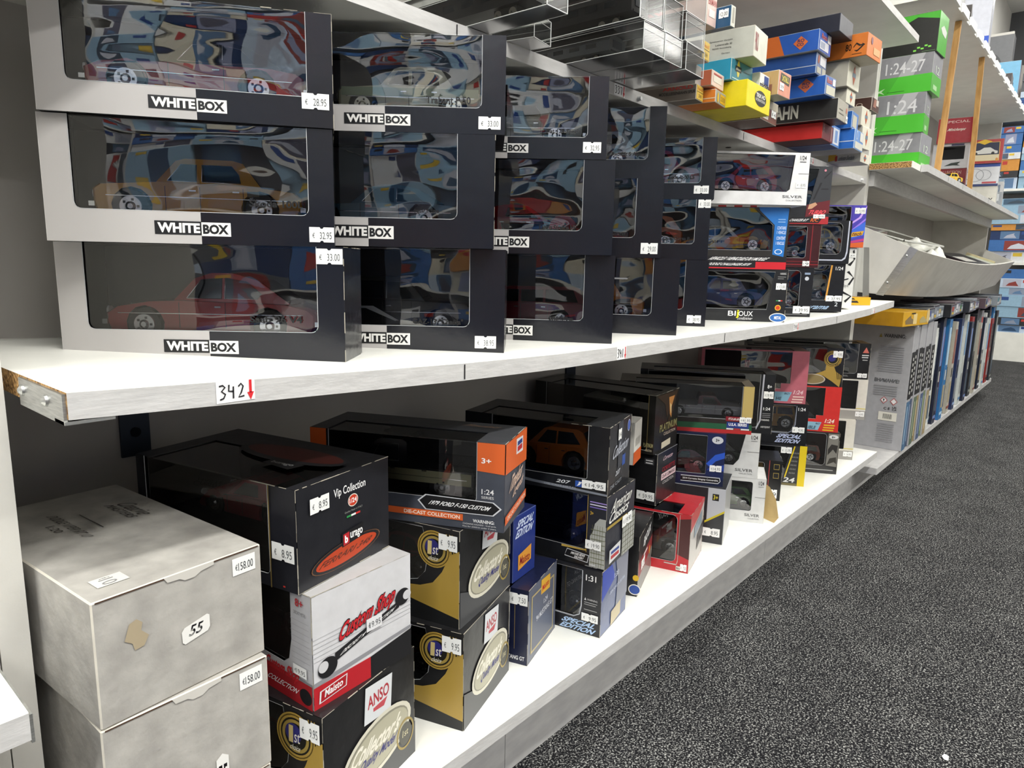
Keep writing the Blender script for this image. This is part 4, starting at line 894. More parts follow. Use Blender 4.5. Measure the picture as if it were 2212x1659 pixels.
def collector(key, label, **k):
    a = (('r', 'F', 0, 0, 1, .20, '#191a1c'), ('p', 'F', [(.30, .22), (.62, .20), (1, .10), (1, .80), (.93, .74), (.87, .55), (.80, .42), (.70, .36), (.58, .34), (.30, .36)], GOLD, .3))+tuple(('p', 'F', [(.90+.022*i, .95), (.908+.022*i, .95), (.955+.016*i, .50-.05*i), (.945+.016*i, .50-.05*i)], GOLD) for i in range(3))+coin(.81, .77, .19)
    e = (('p', 'E', [(.40, .66), (.70, .62), (.72, .93), (.42, .97)], '#d9dcdf'), ('t', 'E', 'ANSO', .44, .77, .68, .88, '#b0303c', 0, 1), ('p', 'E', [(.50, .72), (.62, .70), (.66, .76), (.5, .75)], '#c04a54'), ('p', 'E', [(0, 0), (1, 0), (1, .30), (.5, .18), (0, .38)], '#4a4b4d', .35),
         ('e', 'E', .55, .40, .44, .24, '#d7d3c2', 8), ('e', 'E', .55, .40, .40, .205, '#8b8878', 8), ('e', 'E', .555, .395, .385, .19, '#b4b09a', 8), ('t', 'E', "Collector's", .22, .37, .86, .52, '#eeeadb', .15, 1.3), ('t', 'E', 'Quality Model', .30, .27, .78, .37, '#3a3a7c', .15, 1), ('o', 'E', .87, .27, .12, .14, '#9a8648', 0, .85), ('e', 'E', .87, .27, .085, .1, '#55544c'), ('t', 'E', '1st', .83, .25, .91, .31, '#d8d0a8', .1))
    return carton(key, 'window_box', label, 'toy box', 'black and gold collector boxes', col='#1a1a1c', win=('P', [(.02, .40), (.58, .38), (.68, .42), (.74, .52), (.76, .70), (.72, .97), (.02, .97)]), inner='#1c1416', art=a+e, wear=('K', 'TE', 'TF', 'B', 'KB'), plinth=(.03, '#141416'), **k)
collector('col1', 'black and gold collector box with worn edges, under the Custom Shop box', stick=(('F', .85, .79, .99, .95, (.5, '9.95')),))
collector('col2', 'black and gold collector box standing on the shelf, below its twin', stick=(('F', .85, .79, .99, .95, (.5, '9.95')),))
collector('col3', 'black and gold collector box under the pickup truck box', stick=(('F', .85, .79, .99, .95, (.5, '9.95')),))
for k, c in (('col1', '#5a1016'), ('col2', '#4e0f14'), ('col3', '#561217')):
    car('model_car', 'dark red model car behind dark film of the %s collector box' % {'col1': 'lowest worn', 'col2': 'shelf-standing', 'col3': 'upper'}[k], k, .05, .205, .031, .085, 'coupe', c, trim=False)
carton('custom', 'window_box', 'white and red Custom Shop diecast box, second in its stack', col='#c9c9cc', cols={'F': '#b9b9bc', 'T': '#b4b3b4'}, rough=.4, win=('P', [(.02, .30), (.62, .30), (.70, .36), (.74, .55), (.74, .97), (.02, .97)]), inner='#26262a', plinth=(.03, '#1c1c1e'), wear=('K', 'TE', 'TF', 'KB'),
       art=tuple(('r', 'E', 0, .42+.04*i, 1, .424+.04*i, '#a9a9ad') for i in range(6))+(('p', 'E', [(0, 0), (.55, 0), (.55, .20), (0, .20)], '#b3202a'), ('p', 'E', [(.55, 0), (1, 0), (1, .26), (.55, .20)], '#1a1a1d'), ('p', 'E', [(0, .20), (1, .27), (1, .30), (0, .24)], '#8d8d92'),
            ('p', 'E', [(.20, .34), (.86, .53), (.88, .60), (.20, .42)], '#1d1d20'), ('t', 'E', 'Custom Shop', .20, .44, .86, .66, '#141416', .12, 3, .12), ('t', 'E', 'Custom Shop', .205, .45, .855, .65, '#c1272f', .12, 1.3, .12), ('t', 'E', 'DIECAST ★ COLLECTION', .24, .37, .84, .42, '#eeeeee', .1, .6, .15),
            ('e', 'E', .13, .33, .10, .09, '#1b1b1e'), ('e', 'E', .09, .35, .05, .05, '#c9c9cc'), ('e', 'E', .90, .62, .09, .08, '#1b1b1e'), ('e', 'E', .95, .62, .05, .045, '#c9c9cc'),
            ('p', 'E', [(.04, .04), (.30, .07), (.31, .18), (.05, .15)], '#d8d8da'), ('p', 'E', [(.055, .05), (.29, .077), (.30, .17), (.065, .14)], '#a31d26'), ('t', 'E', 'Maisto', .09, .075, .27, .14, '#f0f0f0', .05, 1, .02),
            ('p', 'F', [(0, 0), (1, .0), (1, .22), (0, .28)], '#a01e26'), ('r', 'F', .72, .22, 1, .24, '#7d7d82'), ('t', 'F', 'Custom Shop', .36, .16, .86, .30, '#b8242c', .1, 2), ('t', 'F', 'COLLECTION', .40, .08, .84, .13, '#e8e8e8', .1, .5), ('e', 'F', .92, .10, .08, .07, '#16161a'), ('t', 'F', '8+', .82, .88, .92, .95, '#b03038', 0, 1), ('t', 'F', 'DIECAST METAL', .80, .81, .95, .84, '#55555a'))+tuple(('r', 'F', .76, .36+.05*i, .99, .365+.05*i, '#a6a6aa') for i in range(9)),
       stick=(('E', .50, .46, .66, .58, (.2, '19.95'), dict(notch=False, col='#dddddf')), ('F', .78, .27, .95, .36, (.25, '19.95'), dict(notch=False))))
car('model_car', 'black model muscle car hidden in the Custom Shop box', 'custom', .05, .21, .031, .088, 'coupe', '#141416', trim=False)
carton('ferrari', 'window_box', 'large worn black Burago box, top of its stack, with dark red sports car', col='#1b1b20', cols={'F': '#16171f', 'E': '#17181e'}, rough=.35, win=('U', .06, .80, .12, .05), topwin=(.10, .93, .62), inner='#1d1618', plinth=(.034, '#16161a'), wear=('K', 'TE', 'TF', 'KB'), amp=.0006,
       art=(('t', 'E', 'Vip Collection', .37, .76, .72, .87, '#eaeaea', 0, .5), ('e', 'E', .575, .69, .075, .065, '#d8d4c8'), ('e', 'E', .575, .69, .065, .055, '#c23a20'), ('t', 'E', '1/24', .535, .665, .615, .715, '#f2f2f2', 0, 1), ('t', 'E', 'Quality Made in ITALY', .48, .575, .68, .60, '#8f8f8a'), ('r', 'E', .50, .53, .55, .55, '#2e8b4a'), ('r', 'E', .55, .53, .60, .55, '#e8e8e8'), ('r', 'E', .60, .53, .65, .55, '#c5332c'),
            ('e', 'E', .50, .185, .50, .12, '#1d1d20', 4), ('o', 'E', .50, .185, .50, .12, '#6a4a34', 4, .97), ('e', 'E', .50, .185, .44, .09, '#b5401f', 4), ('t', 'E', 'FERRARI 348', .19, .14, .80, .20, '#5e2a1c', .1, 1, .03), ('p', 'E', [(.44, .25), (.68, .28), (.68, .42), (.44, .39)], '#131316'), ('p', 'E', [(.455, .26), (.52, .268), (.52, .385), (.455, .377)], '#b3222b'), ('t', 'E', 'b', .47, .28, .505, .36, '#f0f0f0', 0, 2), ('t', 'E', 'urago', .53, .28, .67, .37, '#eeeeee', 0, 1),
            ('r', 'F', .81, .0, .818, 1, '#7d6a3a'), ('r', 'F', .90, .04, .915, .055, '#c5332c'), ('e', 'T', .62, .62, .55, .20, '#26262a'), ('e', 'T', .62, .64, .50, .15, '#54241f'), ('p', 'T', [(.60, .34), (.78, .30), (.80, .44), (.61, .48)], '#1a1a1e'), ('t', 'T', 'burago', .63, .36, .76, .42, '#9a9a9a', 0, 1)),
       stick=(('E', .12, .72, .31, .87, (.45, '8.95')), ('F', .83, .30, .99, .47, (.45, '8.95'))))
car('model_car', 'dark red low model sports car in the large Burago box', 'ferrari', .045, .185, .035, .08, 'wedge', '#a02a34', trim=False)
ORG = '#d4602a'
carton('f150', 'window_box', 'grey and orange Ford pickup box with curved end, top of the second stack', col='#3f434d', cols={'L': ORG, 'E': '#41454f', 'T': '#3b3c40'}, rough=.3, win=('U', .10, .865, .32, .05), topwin=(.09, .86, .52), inner='#232428', plinth=(.026, '#1c1c20'), amp=.0006,
       art=(('p', 'F', [(.868, .68), (1, .66), (1, 1), (.868, 1)], ORG), ('p', 'F', [(0, .40), (.095, .45), (.095, 1), (0, 1)], ORG), ('r', 'F', .088, .3, .096, 1, '#1b1b1e'), ('t', 'F', '3+', .888, .77, .935, .83, '#f0f0f0', 0, 1), ('t', 'F', '1:24', .89, .42, .95, .48, '#e0e0e0', 0, .5), ('t', 'F', 'SERIES', .89, .37, .95, .40, '#d0d0d0', 0, .3), ('p', 'F', [(.57, .27), (.61, .35), (.95, .34), (.99, .27), (.95, .18), (.61, .17)], '#c9cbd0'), ('p', 'F', [(.58, .27), (.615, .34), (.945, .33), (.98, .27), (.945, .19), (.615, .18)], '#121215'), ('t', 'F', '1979 FORD F-150 CUSTOM', .625, .235, .94, .285, '#f2f2f2', .06, 1),
            ('r', 'F', .30, .09, .80, .165, ORG), ('t', 'F', 'DIE-CAST COLLECTION', .50, .105, .785, .148, '#f4e8dc', 0, .8), ('t', 'F', 'WARNING:', .85, .085, .955, .125, '#ececec', 0, .8), ('t', 'F', 'CHOKING HAZARD - Small parts.', .80, .05, .965, .072, '#d8d8d8'), ('t', 'F', 'Not for children under 3 years.', .80, .02, .965, .042, '#d8d8d8'),
            ('p', 'E', [(0, .66), (1, .60), (1, 1), (0, 1)], ORG), ('p', 'E', [(.48, .78), (.80, .76), (.80, .94), (.48, .96)], '#d8d8dc'), ('r', 'E', .53, .80, .76, .86, '#b82a30'), ('r', 'E', .53, .87, .76, .92, '#2c3f80'), ('t', 'E', 'Timeless', .12, .40, .90, .58, '#d6b7a4', .25, .8, .06), ('t', 'E', 'Legends', .28, .28, .90, .42, '#d6b7a4', .25, .8, .06), ('p', 'E', [(0, .08), (1, .14), (1, .24), (0, .18)], ORG), ('t', 'E', 'DIE-CAST COLLECTION', .1, .11, .95, .16, '#f0dccc', 0, .6, .05), ('t', 'T', 'Timeless', .68, .70, .92, .80, '#8a6a54', .2)), wear=('TE',))
car('model_car', 'black and cream model pickup truck with chrome hubcaps', 'f150', .015, .21, .026, .094, 'pickup', '#121316', two=('#d8d2a4', .30, .52), wide=.36)
carton('mustang', 'carton', 'navy Mustang box with grey gold-framed end, on the shelf', col='#161b35', cols={'E': '#5b6070'}, wear=('K', 'TE', 'KB'), edge='#3a3f55', win=('U', .1, .72, .3, .05), inner='#14172a', topwin=(.1, .72, .6),
       art=(('p', 'E', [(.10, .10), (.90, .06), (.90, .84), (.10, .88)], '#b3a373'), ('p', 'E', [(.13, .125), (.87, .085), (.87, .815), (.13, .855)], '#5d6272'), ('p', 'E', [(.42, .76), (.74, .72), (.74, .92), (.42, .96)], '#d8a83a'), ('t', 'E', 'Maisto', .45, .79, .71, .87, '#b3242c', .05, 1), ('t', 'E', '1:24', .52, .59, .66, .66, '#d4d6de', 0, .4), ('t', 'E', "'94 MUSTANG GT", .26, .46, .86, .54, '#d4d6de', 0, .6), ('r', 'F', .80, .90, .805, .2, '#9a8648'), ('t', 'F', 'MUSTANG GT', .60, .06, .96, .115, '#e8e8ea', 0, .8)), stick=(('F', .72, .80, .99, .95, (.5, '7.50')),))
car('model_car', 'dark model car inside the navy Mustang box', 'mustang', .05, .2, .012, .06, 'coupe', '#20253a', trim=False)
carton('maisto_se', 'carton', 'blue Special Edition box squeezed behind the collector box', col='#1a2350', cols={'E': '#22337a'}, edge='#3a4a80', art=(('t', 'E', 'SPECIAL', .10, .80, .95, .92, '#c8d4ee', .15, 1.3), ('t', 'E', 'EDITION', .06, .66, .90, .78, '#c8d4ee', .15, 1.3), ('p', 'E', [(.22, .14), (.80, .20), (.80, .44), (.22, .38)], '#d8963a'), ('t', 'E', 'Maisto', .28, .21, .75, .34, '#8c1f26', .05, 1)))
carton('se131', 'window_box', 'black Special Edition 1:31 box with blue-grey end, on the shelf', col='#1c1d22', cols={'E': '#566184'}, win=('P', [(.05, .24), (.60, .24), (.68, .30), (.71, .42), (.71, .97), (.05, .97)]), inner='#2c2d30', plinth=(.012, '#222226'), wear=('K', 'TE', 'KB'), amp=.0007,
       art=(('p', 'F', [(.05, .225), (.61, .225), (.70, .28), (.725, .42), (.725, .97), (.715, .97), (.712, .42), (.69, .29), (.605, .235), (.05, .235)], '#b8bcc4'), ('t', 'F', 'SPECIAL', .42, .11, .97, .19, '#a9c4e6', .12, 1.6), ('t', 'F', 'EDITION', .40, .02, .95, .10, '#a9c4e6', .12, 1.6), ('t', 'F', '1:31', .77, .83, .92, .92, '#ececec', 0, .8), ('t', 'F', 'WARNING', .80, .53, .95, .56, '#cfcfcf'), ('r', 'F', .76, .49, .95, .505, '#8a8a8a'), ('r', 'F', .76, .46, .93, .475, '#8a8a8a'), ('r', 'F', .76, .38, .95, .395, '#8a8a8a'), ('p', 'F', [(.76, .53), (.79, .53), (.775, .57)], '#d8d8d8'),
            ('p', 'E', [(0, .55), (.5, .75), (.35, 1), (0, 1)], '#2a44a8'), ('p', 'E', [(.55, .2), (1, .3), (1, 1), (.5, 1), (.6, .7)], '#7c8090'), ('t', 'E', '1:31', .45, .74, .62, .82, '#ccd4e6', 0, .5), ('t', 'E', '2004 FORD F-150 FX4', .30, .54, .88, .59, '#b9c2da', 0, .5, .04), ('p', 'E', [(.38, .02), (.75, .06), (.75, .28), (.38, .24)], '#b9ac8e')), stick=(('F', .73, .21, .97, .33, (.45, '9.95')),))
car('model_car', 'black model pickup with big tyres in the 1:31 box', 'se131', .10, .22, .012, .074, 'suv', '#1b1d21', trim=False, r=.30)
carton('ford40', 'window_box', 'black American Classics box with chequered end, in the middle of its stack', col='#17181b', cols={'E': '#2b2d36'}, win=('P', [(.02, .24), (.66, .24), (.70, .32), (.70, .98), (.02, .98)]), inner='#191a20', plinth=(.016, '#141418'), wear=('TE', 'K'), amp=.0006,
       art=(('r', 'F', .70, .20, .708, 1, '#b89a4a'), ('p', 'F', [(.30, .235), (.66, .235), (.70, .25), (.70, .22), (.30, .205)], '#b89a4a'), ('r', 'F', .715, .20, 1, 1, '#23252d'), ('r', 'F', .74, .90, 1, .915, '#a08ad0'), ('r', 'F', .74, .865, 1, .88, '#d8d4e8'), ('r', 'F', .74, .83, 1, .845, '#7a6ab8'), ('t', 'F', '3+', .75, .73, .80, .78, '#d0a83a', 0, .8), ('p', 'F', [(.76, .02), (1, .02), (1, .70), (.90, .70), (.83, .62), (.80, .50), (.76, .44)], '#a9aba6'))+tuple(('r', 'F', .79+.04*i, .03, .795+.04*i, .60, '#6d6f50') for i in range(5))+tuple(('r', 'F', .77, .08+.065*i, 1, .088+.065*i, '#6d6f50') for i in range(8))+
           (('p', 'F', [(.36, .09), (.40, .20), (.76, .17), (.74, .06)], '#c8cad0'), ('p', 'F', [(.365, .10), (.405, .19), (.75, .162), (.73, .07)], '#0f0f12'), ('t', 'F', '1940 FORD SEDAN', .46, .13, .70, .165, '#eeeeee', .06, 1), ('t', 'F', 'DELIVERY', .52, .09, .68, .12, '#eeeeee', .06, 1), ('t', 'F', 'WARNING:', .77, .035, .87, .06, '#e8e8e8', 0, .6), ('t', 'F', 'CHOKING HAZARD - Small parts.', .70, .01, .90, .028, '#d0d0d0'), ('t', 'E', 'American', .10, .76, .90, .92, '#d8d8d4', .15, .6, .02), ('t', 'E', 'Classics', .02, .62, .80, .76, '#e4e4e0', .15, .8, .03), ('r', 'E', .0, .56, .7, .60, '#a08a3e'), ('r', 'E', .55, .02, 1, .56, '#a5a7a2'))+tuple(('r', 'E', .58+.09*i, .02, .59+.09*i, .56, '#5d6048') for i in range(5))+tuple(('r', 'E', .55, .06+.07*i, 1, .068+.07*i, '#5d6048') for i in range(7))+(('p', 'E', [(.10, .06), (.48, .09), (.48, .28), (.10, .25)], '#d4d6d8'), ('r', 'E', .15, .11, .43, .16, '#b3343c'), ('r', 'E', .15, .18, .43, .22, '#34488a')), stick=(('F', .70, .27, .95, .39, (.4, '19.90')), ('E', .50, .44, .85, .60, (.35, '19.90'))))
car('model_car', 'black model delivery sedan with white-ringed wheels', 'ford40', .07, .215, .017, .083, 'van', '#101218', hub='#d9d9d4')
carton('p207', 'window_box', 'black Peugeot box with orange hatchback, top of its stack', col='#1a1b1e', cols={'E': '#1c1d21', 'T': '#26272a'}, rough=.3, win=('U', .20, .865, .22, .03), topwin=(.12, .84, .55), inner='#26262a', plinth=(.019, '#202024'), wear=('K', 'TE', 'TF', 'B'), amp=.0006,
       art=(('p', 'F', [(0, .20), (.50, .10), (1, .04), (1, .01), (.5, .06), (0, .15)], '#7d828c'), ('t', 'F', '207', .66, .11, .76, .16, '#e0e2e6', .12, .8), ('r', 'F', .79, .09, .845, .18, '#2f55a8'), ('p', 'F', [(.80, .10), (.82, .12), (.835, .165), (.815, .17), (.81, .13)], '#e8e8ea'), ('t', 'F', 'DIE CAST METAL', .58, .055, .80, .08, '#a9adb6'), ('e', 'E', .86, .86, .07, .09, '#c8ccd8'), ('e', 'E', .86, .86, .06, .08, '#3a56a8'), ('p', 'E', [(.40, .30), (.62, .34), (.58, 1), (.36, 1)], '#3a3d44'), ('t', 'E', 'Collection', .12, .50, .92, .68, '#b4b8c4', .15, .6, .04), ('r', 'E', .60, .30, .74, .46, '#2f4f9a'), ('t', 'E', '207', .30, .22, .52, .29, '#c8ccd4', .1, .5), ('t', 'E', 'DIE CAST', .10, .08, .6, .13, '#9a9ea8')), stick=(('F', .835, .09, .99, .21, (.3, '14.95')), ('E', .36, .74, .50, .90, (.3, '14'))))
car('model_car', 'orange modern model hatchback with alloy wheels', 'p207', .07, .203, .02, .088, 'hatch', '#d87a2a', trim=False, hub='#b9bcc0', wide=.5)
carton('whbeh', 'carton', 'small plain grey-white carton with orange foot, behind the Peugeot box', col='#c2c0ba', rough=.6, art=(('r', 'E', 0, 0, 1, .30, '#c8581f'), ('r', 'E', .2, .42, .8, .60, '#a8a6a0')))
carton('bij2', 'window_box', 'black and red Bijoux box leaning on the shelf beside the chequered box', col='#1a1a1c', cols={'E': '#6e6a68'}, win=('H', .05, .55, .25, .92, .04), inner='#1d1d20', wear=('K', 'TE', 'KB', 'B'),
       art=(('p', 'E', [(0, .45), (1, .62), (1, 1), (0, 1)], '#18181a'), ('p', 'E', [(0, .28), (1, .40), (1, .62), (0, .55)], '#8c1f26'), ('t', 'E', 'BijOUX', .28, .66, .85, .86, '#ececec', .1, .8, .05), ('r', 'E', .35, .52, .62, .56, '#d8d8d8'), ('e', 'E', .80, .42, .06, .08, '#d88a2a'), ('e', 'F', .93, .12, .10, .09, '#e8e4da'), ('e', 'F', .93, .12, .085, .075, '#2a4a98'), ('e', 'F', .95, .32, .05, .05, '#d8b02a')), stick=(('E', .18, .36, .42, .52, (.4, '12.95')),))
car('model_car', 'dark model car in the leaning Bijoux box', 'bij2', .02, .14, .01, .06, 'sedan', '#241a1c', trim=False)
carton('corv', 'carton', 'black Corvette collection box under the Platinum box', col='#151517', cols={'E': '#1a1a1c'}, edge='#55565a', wear=('K', 'KB'), art=(('t', 'E', 'Corvette', .25, .82, .80, .90, '#c4a8b0', .15, .4), ('t', 'E', 'CORVETTE', .25, .60, .90, .69, '#8e1f2c', 0, .8), ('r', 'E', .22, .44, .95, .57, '#c9b0b4'), ('t', 'E', 'C6-R LEMANS', .26, .47, .90, .54, '#3a2a30', 0, 1), ('t', 'E', 'COLLECTION', .30, .35, .85, .41, '#b8b8b8'), ('r', 'F', .80, .78, .95, .90, '#3a3a3c'), ('r', 'F', .82, .80, .93, .82, '#c8c8c8'), ('r', 'F', .82, .85, .93, .87, '#c8c8c8')), stick=(('F', .70, .08, .985, .25, (.35, '59.95')),))
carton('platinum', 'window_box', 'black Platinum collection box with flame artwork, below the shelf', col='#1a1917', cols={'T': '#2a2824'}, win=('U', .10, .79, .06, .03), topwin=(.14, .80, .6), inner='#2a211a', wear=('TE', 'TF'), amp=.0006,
       art=(('r', 'F', .79, .05, .81, 1, '#8d7a4a'), ('p', 'E', [(.05, .98), (.40, .80), (.50, .55), (.62, .70), (.55, .45), (.75, .60), (.85, .85), (.95, .98)], '#3a2a1c'), ('p', 'E', [(.55, .90), (.62, .60), (.70, .52), (.68, .72), (.80, .90)], '#c98a4a'), ('p', 'E', [(.60, .80), (.65, .62), (.68, .60), (.67, .75)], '#f0d8a0'), ('t', 'E', 'PLATINUM', .22, .34, .95, .47, '#8f8a5c', 0, 1.4), ('t', 'E', 'COLLECTION', .40, .26, .9, .31, '#c8b8a8', 0, .4), ('t', 'F', 'PLATINUM', .70, .12, .99, .19, '#9a946a', 0, 1.2), ('t', 'F', 'COLLECTION', .76, .05, .96, .085, '#c0b8a0', 0, .4), ('p', 'E', [(.32, .04), (.70, .06), (.70, .17), (.32, .15)], '#b8b09c'), ('t', 'F', '14+', .02, .82, .10, .90, '#cfcfcf', 0, .4)))
mb = MB(); w, d, h = BOX['platinum'][4:7]; mb.box(w*.40, d*.12, .006, w*.72, d*.85, h*.80, carton_mat('#161b2a', .4)); mb.box(w*.40, d*.12, h*.80, w*.72, d*.85, h*.83, carton_mat('#8a8a86', .5)); mb.build('inner_tray', BOXOBJ['platinum'])
RED = '#b3242b'
carton('redbox', 'window_box', 'red and black faded box with rounded window and price 7.50', col='#a82028', cols={'E': '#a8a3a0', 'F': RED}, win=('H', .05, .56, .16, .96, .08), topwin=(.05, .56, .5), inner='#3a3b3c', plinth=(.012, '#1b1b1c'), wear=('K', 'TE', 'TF', 'KB', 'B'), amp=.0005,
       art=(('p', 'F', [(.60, .30), (1, .24), (1, .94), (.62, .90)], '#4a2424'), ('p', 'F', [(.60, .12), (.62, .12), (.65, .18), (.65, .98), (.635, .98), (.635, .2)], '#b8aca4'), ('p', 'F', [(.2, .11), (.60, .11), (.62, .13), (.2, .13)], '#b8aca4'), ('p', 'E', [(.0, .70), (.6, .80), (1, .95), (1, 1), (0, 1)], '#b02a30'), ('p', 'E', [(.30, .50), (.85, .60), (.85, .82), (.30, .70)], '#7c8a98'), ('p', 'E', [(.55, .2), (1, .35), (1, .6), (.55, .48)], '#3a3436'), ('r', 'F', .60, .03, .80, .10, '#d4d0c4'), ('t', 'F', 'Mercedes', .62, .045, .79, .085, '#3a4a38', 0, .6)), stick=(('F', .74, .03, .95, .15, (.5, '7.50')),))
car('model_car', 'grey model car behind the rounded window of the red box', 'redbox', .09, .198, .013, .066, 'suv', '#6a6e70', trim=False)
carton('bot19', 'carton', 'black, silver and yellow box marked 3+, under the Corvette box', col='#2a2b2e', cols={'E': '#a9a9a8'}, edge='#88898c', art=(('p', 'F', [(.62, .42), (1, .62), (1, 1), (.62, 1)], '#b9bcc2'), ('p', 'F', [(.58, .36), (1, .58), (1, .62), (.58, .40)], '#c9b82a'), ('r', 'F', .72, .78, .86, .90, '#1b1b1d'), ('t', 'F', '3+', .74, .80, .84, .88, '#d8c83a', 0, 1)), stick=(('F', .55, .13, .93, .28, (.5, '8.95')),))
carton('corv14', 'window_box', 'dark blue box with red Corvette model, above the silver box', col='#141d3a', win=('H', .04, .62, .22, .95, .02), inner='#2a2426', plinth=(.016, '#3a2024'), amp=.0006,
       art=(('p', 'F', [(.62, .20), (1, .12), (1, 1), (.62, 1)], '#16224e'), ('p', 'F', [(.62, .42), (.80, .60), (1, .66), (1, .55), (.82, .48), (.70, .36)], '#2a55c0'), ('p', 'F', [(.64, .30), (1, .30), (1, .42), (.7, .36)], '#1c3a90'), ('p', 'F', [(.10, .05), (.90, .05), (.95, .10), (.93, .17), (.10, .17)], '#c8cad0'), ('p', 'F', [(.10, .065), (.89, .065), (.935, .10), (.92, .155), (.10, .155)], '#111114'), ('t', 'F', '2014 Corvette Stingray Convertible', .14, .085, .90, .13, '#e8e8e8', 0, .6), ('e', 'F', .83, .88, .10, .07, '#c9ccd2'), ('t', 'F', '3+', .79, .85, .87, .91, '#14141a', 0, 1.5)), stick=(('F', .70, .28, .95, .40, (.3, '14.95')),))
car('model_car', 'dark red model sports car with five-spoke wheels', 'corv14', .08, .195, .017, .062, 'wedge', '#7d1c26', trim=False, hub='#c9ccd0', r=.34)
def silver_coll(key, label, win, extra=()):
    return carton(key, 'window_box', label, 'toy box', 'white Silver Collection boxes', col='#c9c9c8', rough=.45, win=win, inner='#8f9296', plinth=(.02, '#5a6a8a'), wear=('K', 'TE'), amp=.0007, art=(('t', 'F', 'SILVER', .56, .135, .90, .20, '#3a3a3c', 0, .3), ('t', 'F', 'COLLECTION', .64, .075, .89, .105, '#55565a'), ('t', 'F', '1/24', .83, .86, .95, .95, '#2c2c2e', 0, .6), ('r', 'F', .77, .58, 1, .586, '#333333'), ('r', 'F', .83, .82, .95, .83, '#66676a'))+extra)
silver_coll('silvlow', 'white Silver Collection box with torn cardboard flap and green car, on the shelf', ('H', .05, .70, .26, .92, .05))
silver_coll('silvup', 'white Silver Collection box with dark green car, stacked on the torn one', ('P', [(.05, .26), (.52, .26), (.62, .40), (.72, .97), (.05, .97)]))
mb = MB(); w, d, h = BOX['silvlow'][4:7]
q = [(0, 0), (.030, -.004), (.040, .010), (.030, .05), (.012, .075), (0, .08)]; V, F = fillpoly(q); mb.mesh([(w+v[0]*.8, .03-v[0]*.5+math.sin(v[1]*60)*.002, .004+v[1]) for v in V], F, carton_mat('#b39a68', .8)); mb.build('torn_flap', BOXOBJ['silvlow'])
car('model_car', 'bright green model car in the torn white box', 'silvlow', .115, .218, .021, .068, 'hatch', '#4f8f2e', trim=False)
car('model_car', 'dark green model car in the white box stacked above the torn one', 'silvup', .09, .204, .021, .07, 'coupe', '#2f4a34', trim=False)
carton('usa', 'window_box', 'red, green and gold U.S.A. Series box with white convertible', col='#2a2522', cols={'T': '#5c5448', 'E': '#b7a063', 'L': '#4a4232'}, win=('U', .12, .82, .30, .02), topwin=(.12, .85, .55), inner='#5a5f68', plinth=(.026, '#3d4a3a'), amp=.0009,
       art=(('r', 'F', 0, 0, 1, .08, '#b02a2a'), ('r', 'F', 0, .08, 1, .20, '#24573a'), ('r', 'F', .58, .26, .95, .36, '#7d1c28'), ('p', 'F', [(.83, .36), (1, .34), (1, 1), (.83, 1)], '#b8a262'), ('t', 'F', '*11 in the Series', .60, .285, .85, .34, '#e8e8e4', .15, .8), ('r', 'F', .60, .12, .95, .245, '#24377c'), ('t', 'F', 'U.S.A. SERIES', .63, .165, .92, .225, '#f0f0f0', 0, 1.2), ('r', 'F', .60, .085, .71, .115, '#d8d8d8'), ('r', 'F', .72, .085, .82, .115, '#b03038'), ('r', 'F', .83, .085, .96, .115, '#d8d8d8')), stick=(('F', .80, .24, .985, .36, (.25, '41.95')),))
car('model_car', 'white and red model convertible with low tail fins', 'usa', .085, .245, .027, .07, 'pickup', '#cfcfd4', roof='#6d1a26', flip=True, hub='#d9dce0')
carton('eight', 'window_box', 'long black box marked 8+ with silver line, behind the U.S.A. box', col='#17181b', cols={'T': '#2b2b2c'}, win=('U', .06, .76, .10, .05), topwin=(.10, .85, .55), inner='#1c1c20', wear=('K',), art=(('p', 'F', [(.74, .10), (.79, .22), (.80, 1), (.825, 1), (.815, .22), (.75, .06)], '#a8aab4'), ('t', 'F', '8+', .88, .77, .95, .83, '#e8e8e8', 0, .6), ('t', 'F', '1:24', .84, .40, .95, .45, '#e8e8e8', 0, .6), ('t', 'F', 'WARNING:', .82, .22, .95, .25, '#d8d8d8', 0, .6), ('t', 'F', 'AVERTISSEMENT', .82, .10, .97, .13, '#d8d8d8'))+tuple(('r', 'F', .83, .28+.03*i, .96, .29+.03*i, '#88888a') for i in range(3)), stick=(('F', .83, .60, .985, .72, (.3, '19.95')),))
car('model_car', 'black model car in the long 8+ box', 'eight', .05, .2, .004, .06, 'coupe', '#18191c', trim=False)
carton('robot', 'window_box', 'black box with two small gold symbols, behind the torn white box', col='#161618', win=('H', .05, .62, .2, .94, .05), inner='#2c2624', wear=('K', 'TE'), art=(('r', 'F', .82, .78, .94, .92, '#8f7c40'), ('r', 'F', .83, .795, .93, .905, '#18181a'), ('r', 'F', .82, .56, .94, .70, '#8f7c40'), ('r', 'F', .83, .575, .93, .685, '#18181a'), ('r', 'F', .72, 0, .735, 1, '#a03c3c')), stick=(('F', .78, .06, .93, .28, (.4, '9')),))
car('model_car', 'dark brown model car behind the gold symbols box film', 'robot', .06, .2, .004, .05, 'sedan', '#3a3230', trim=False)
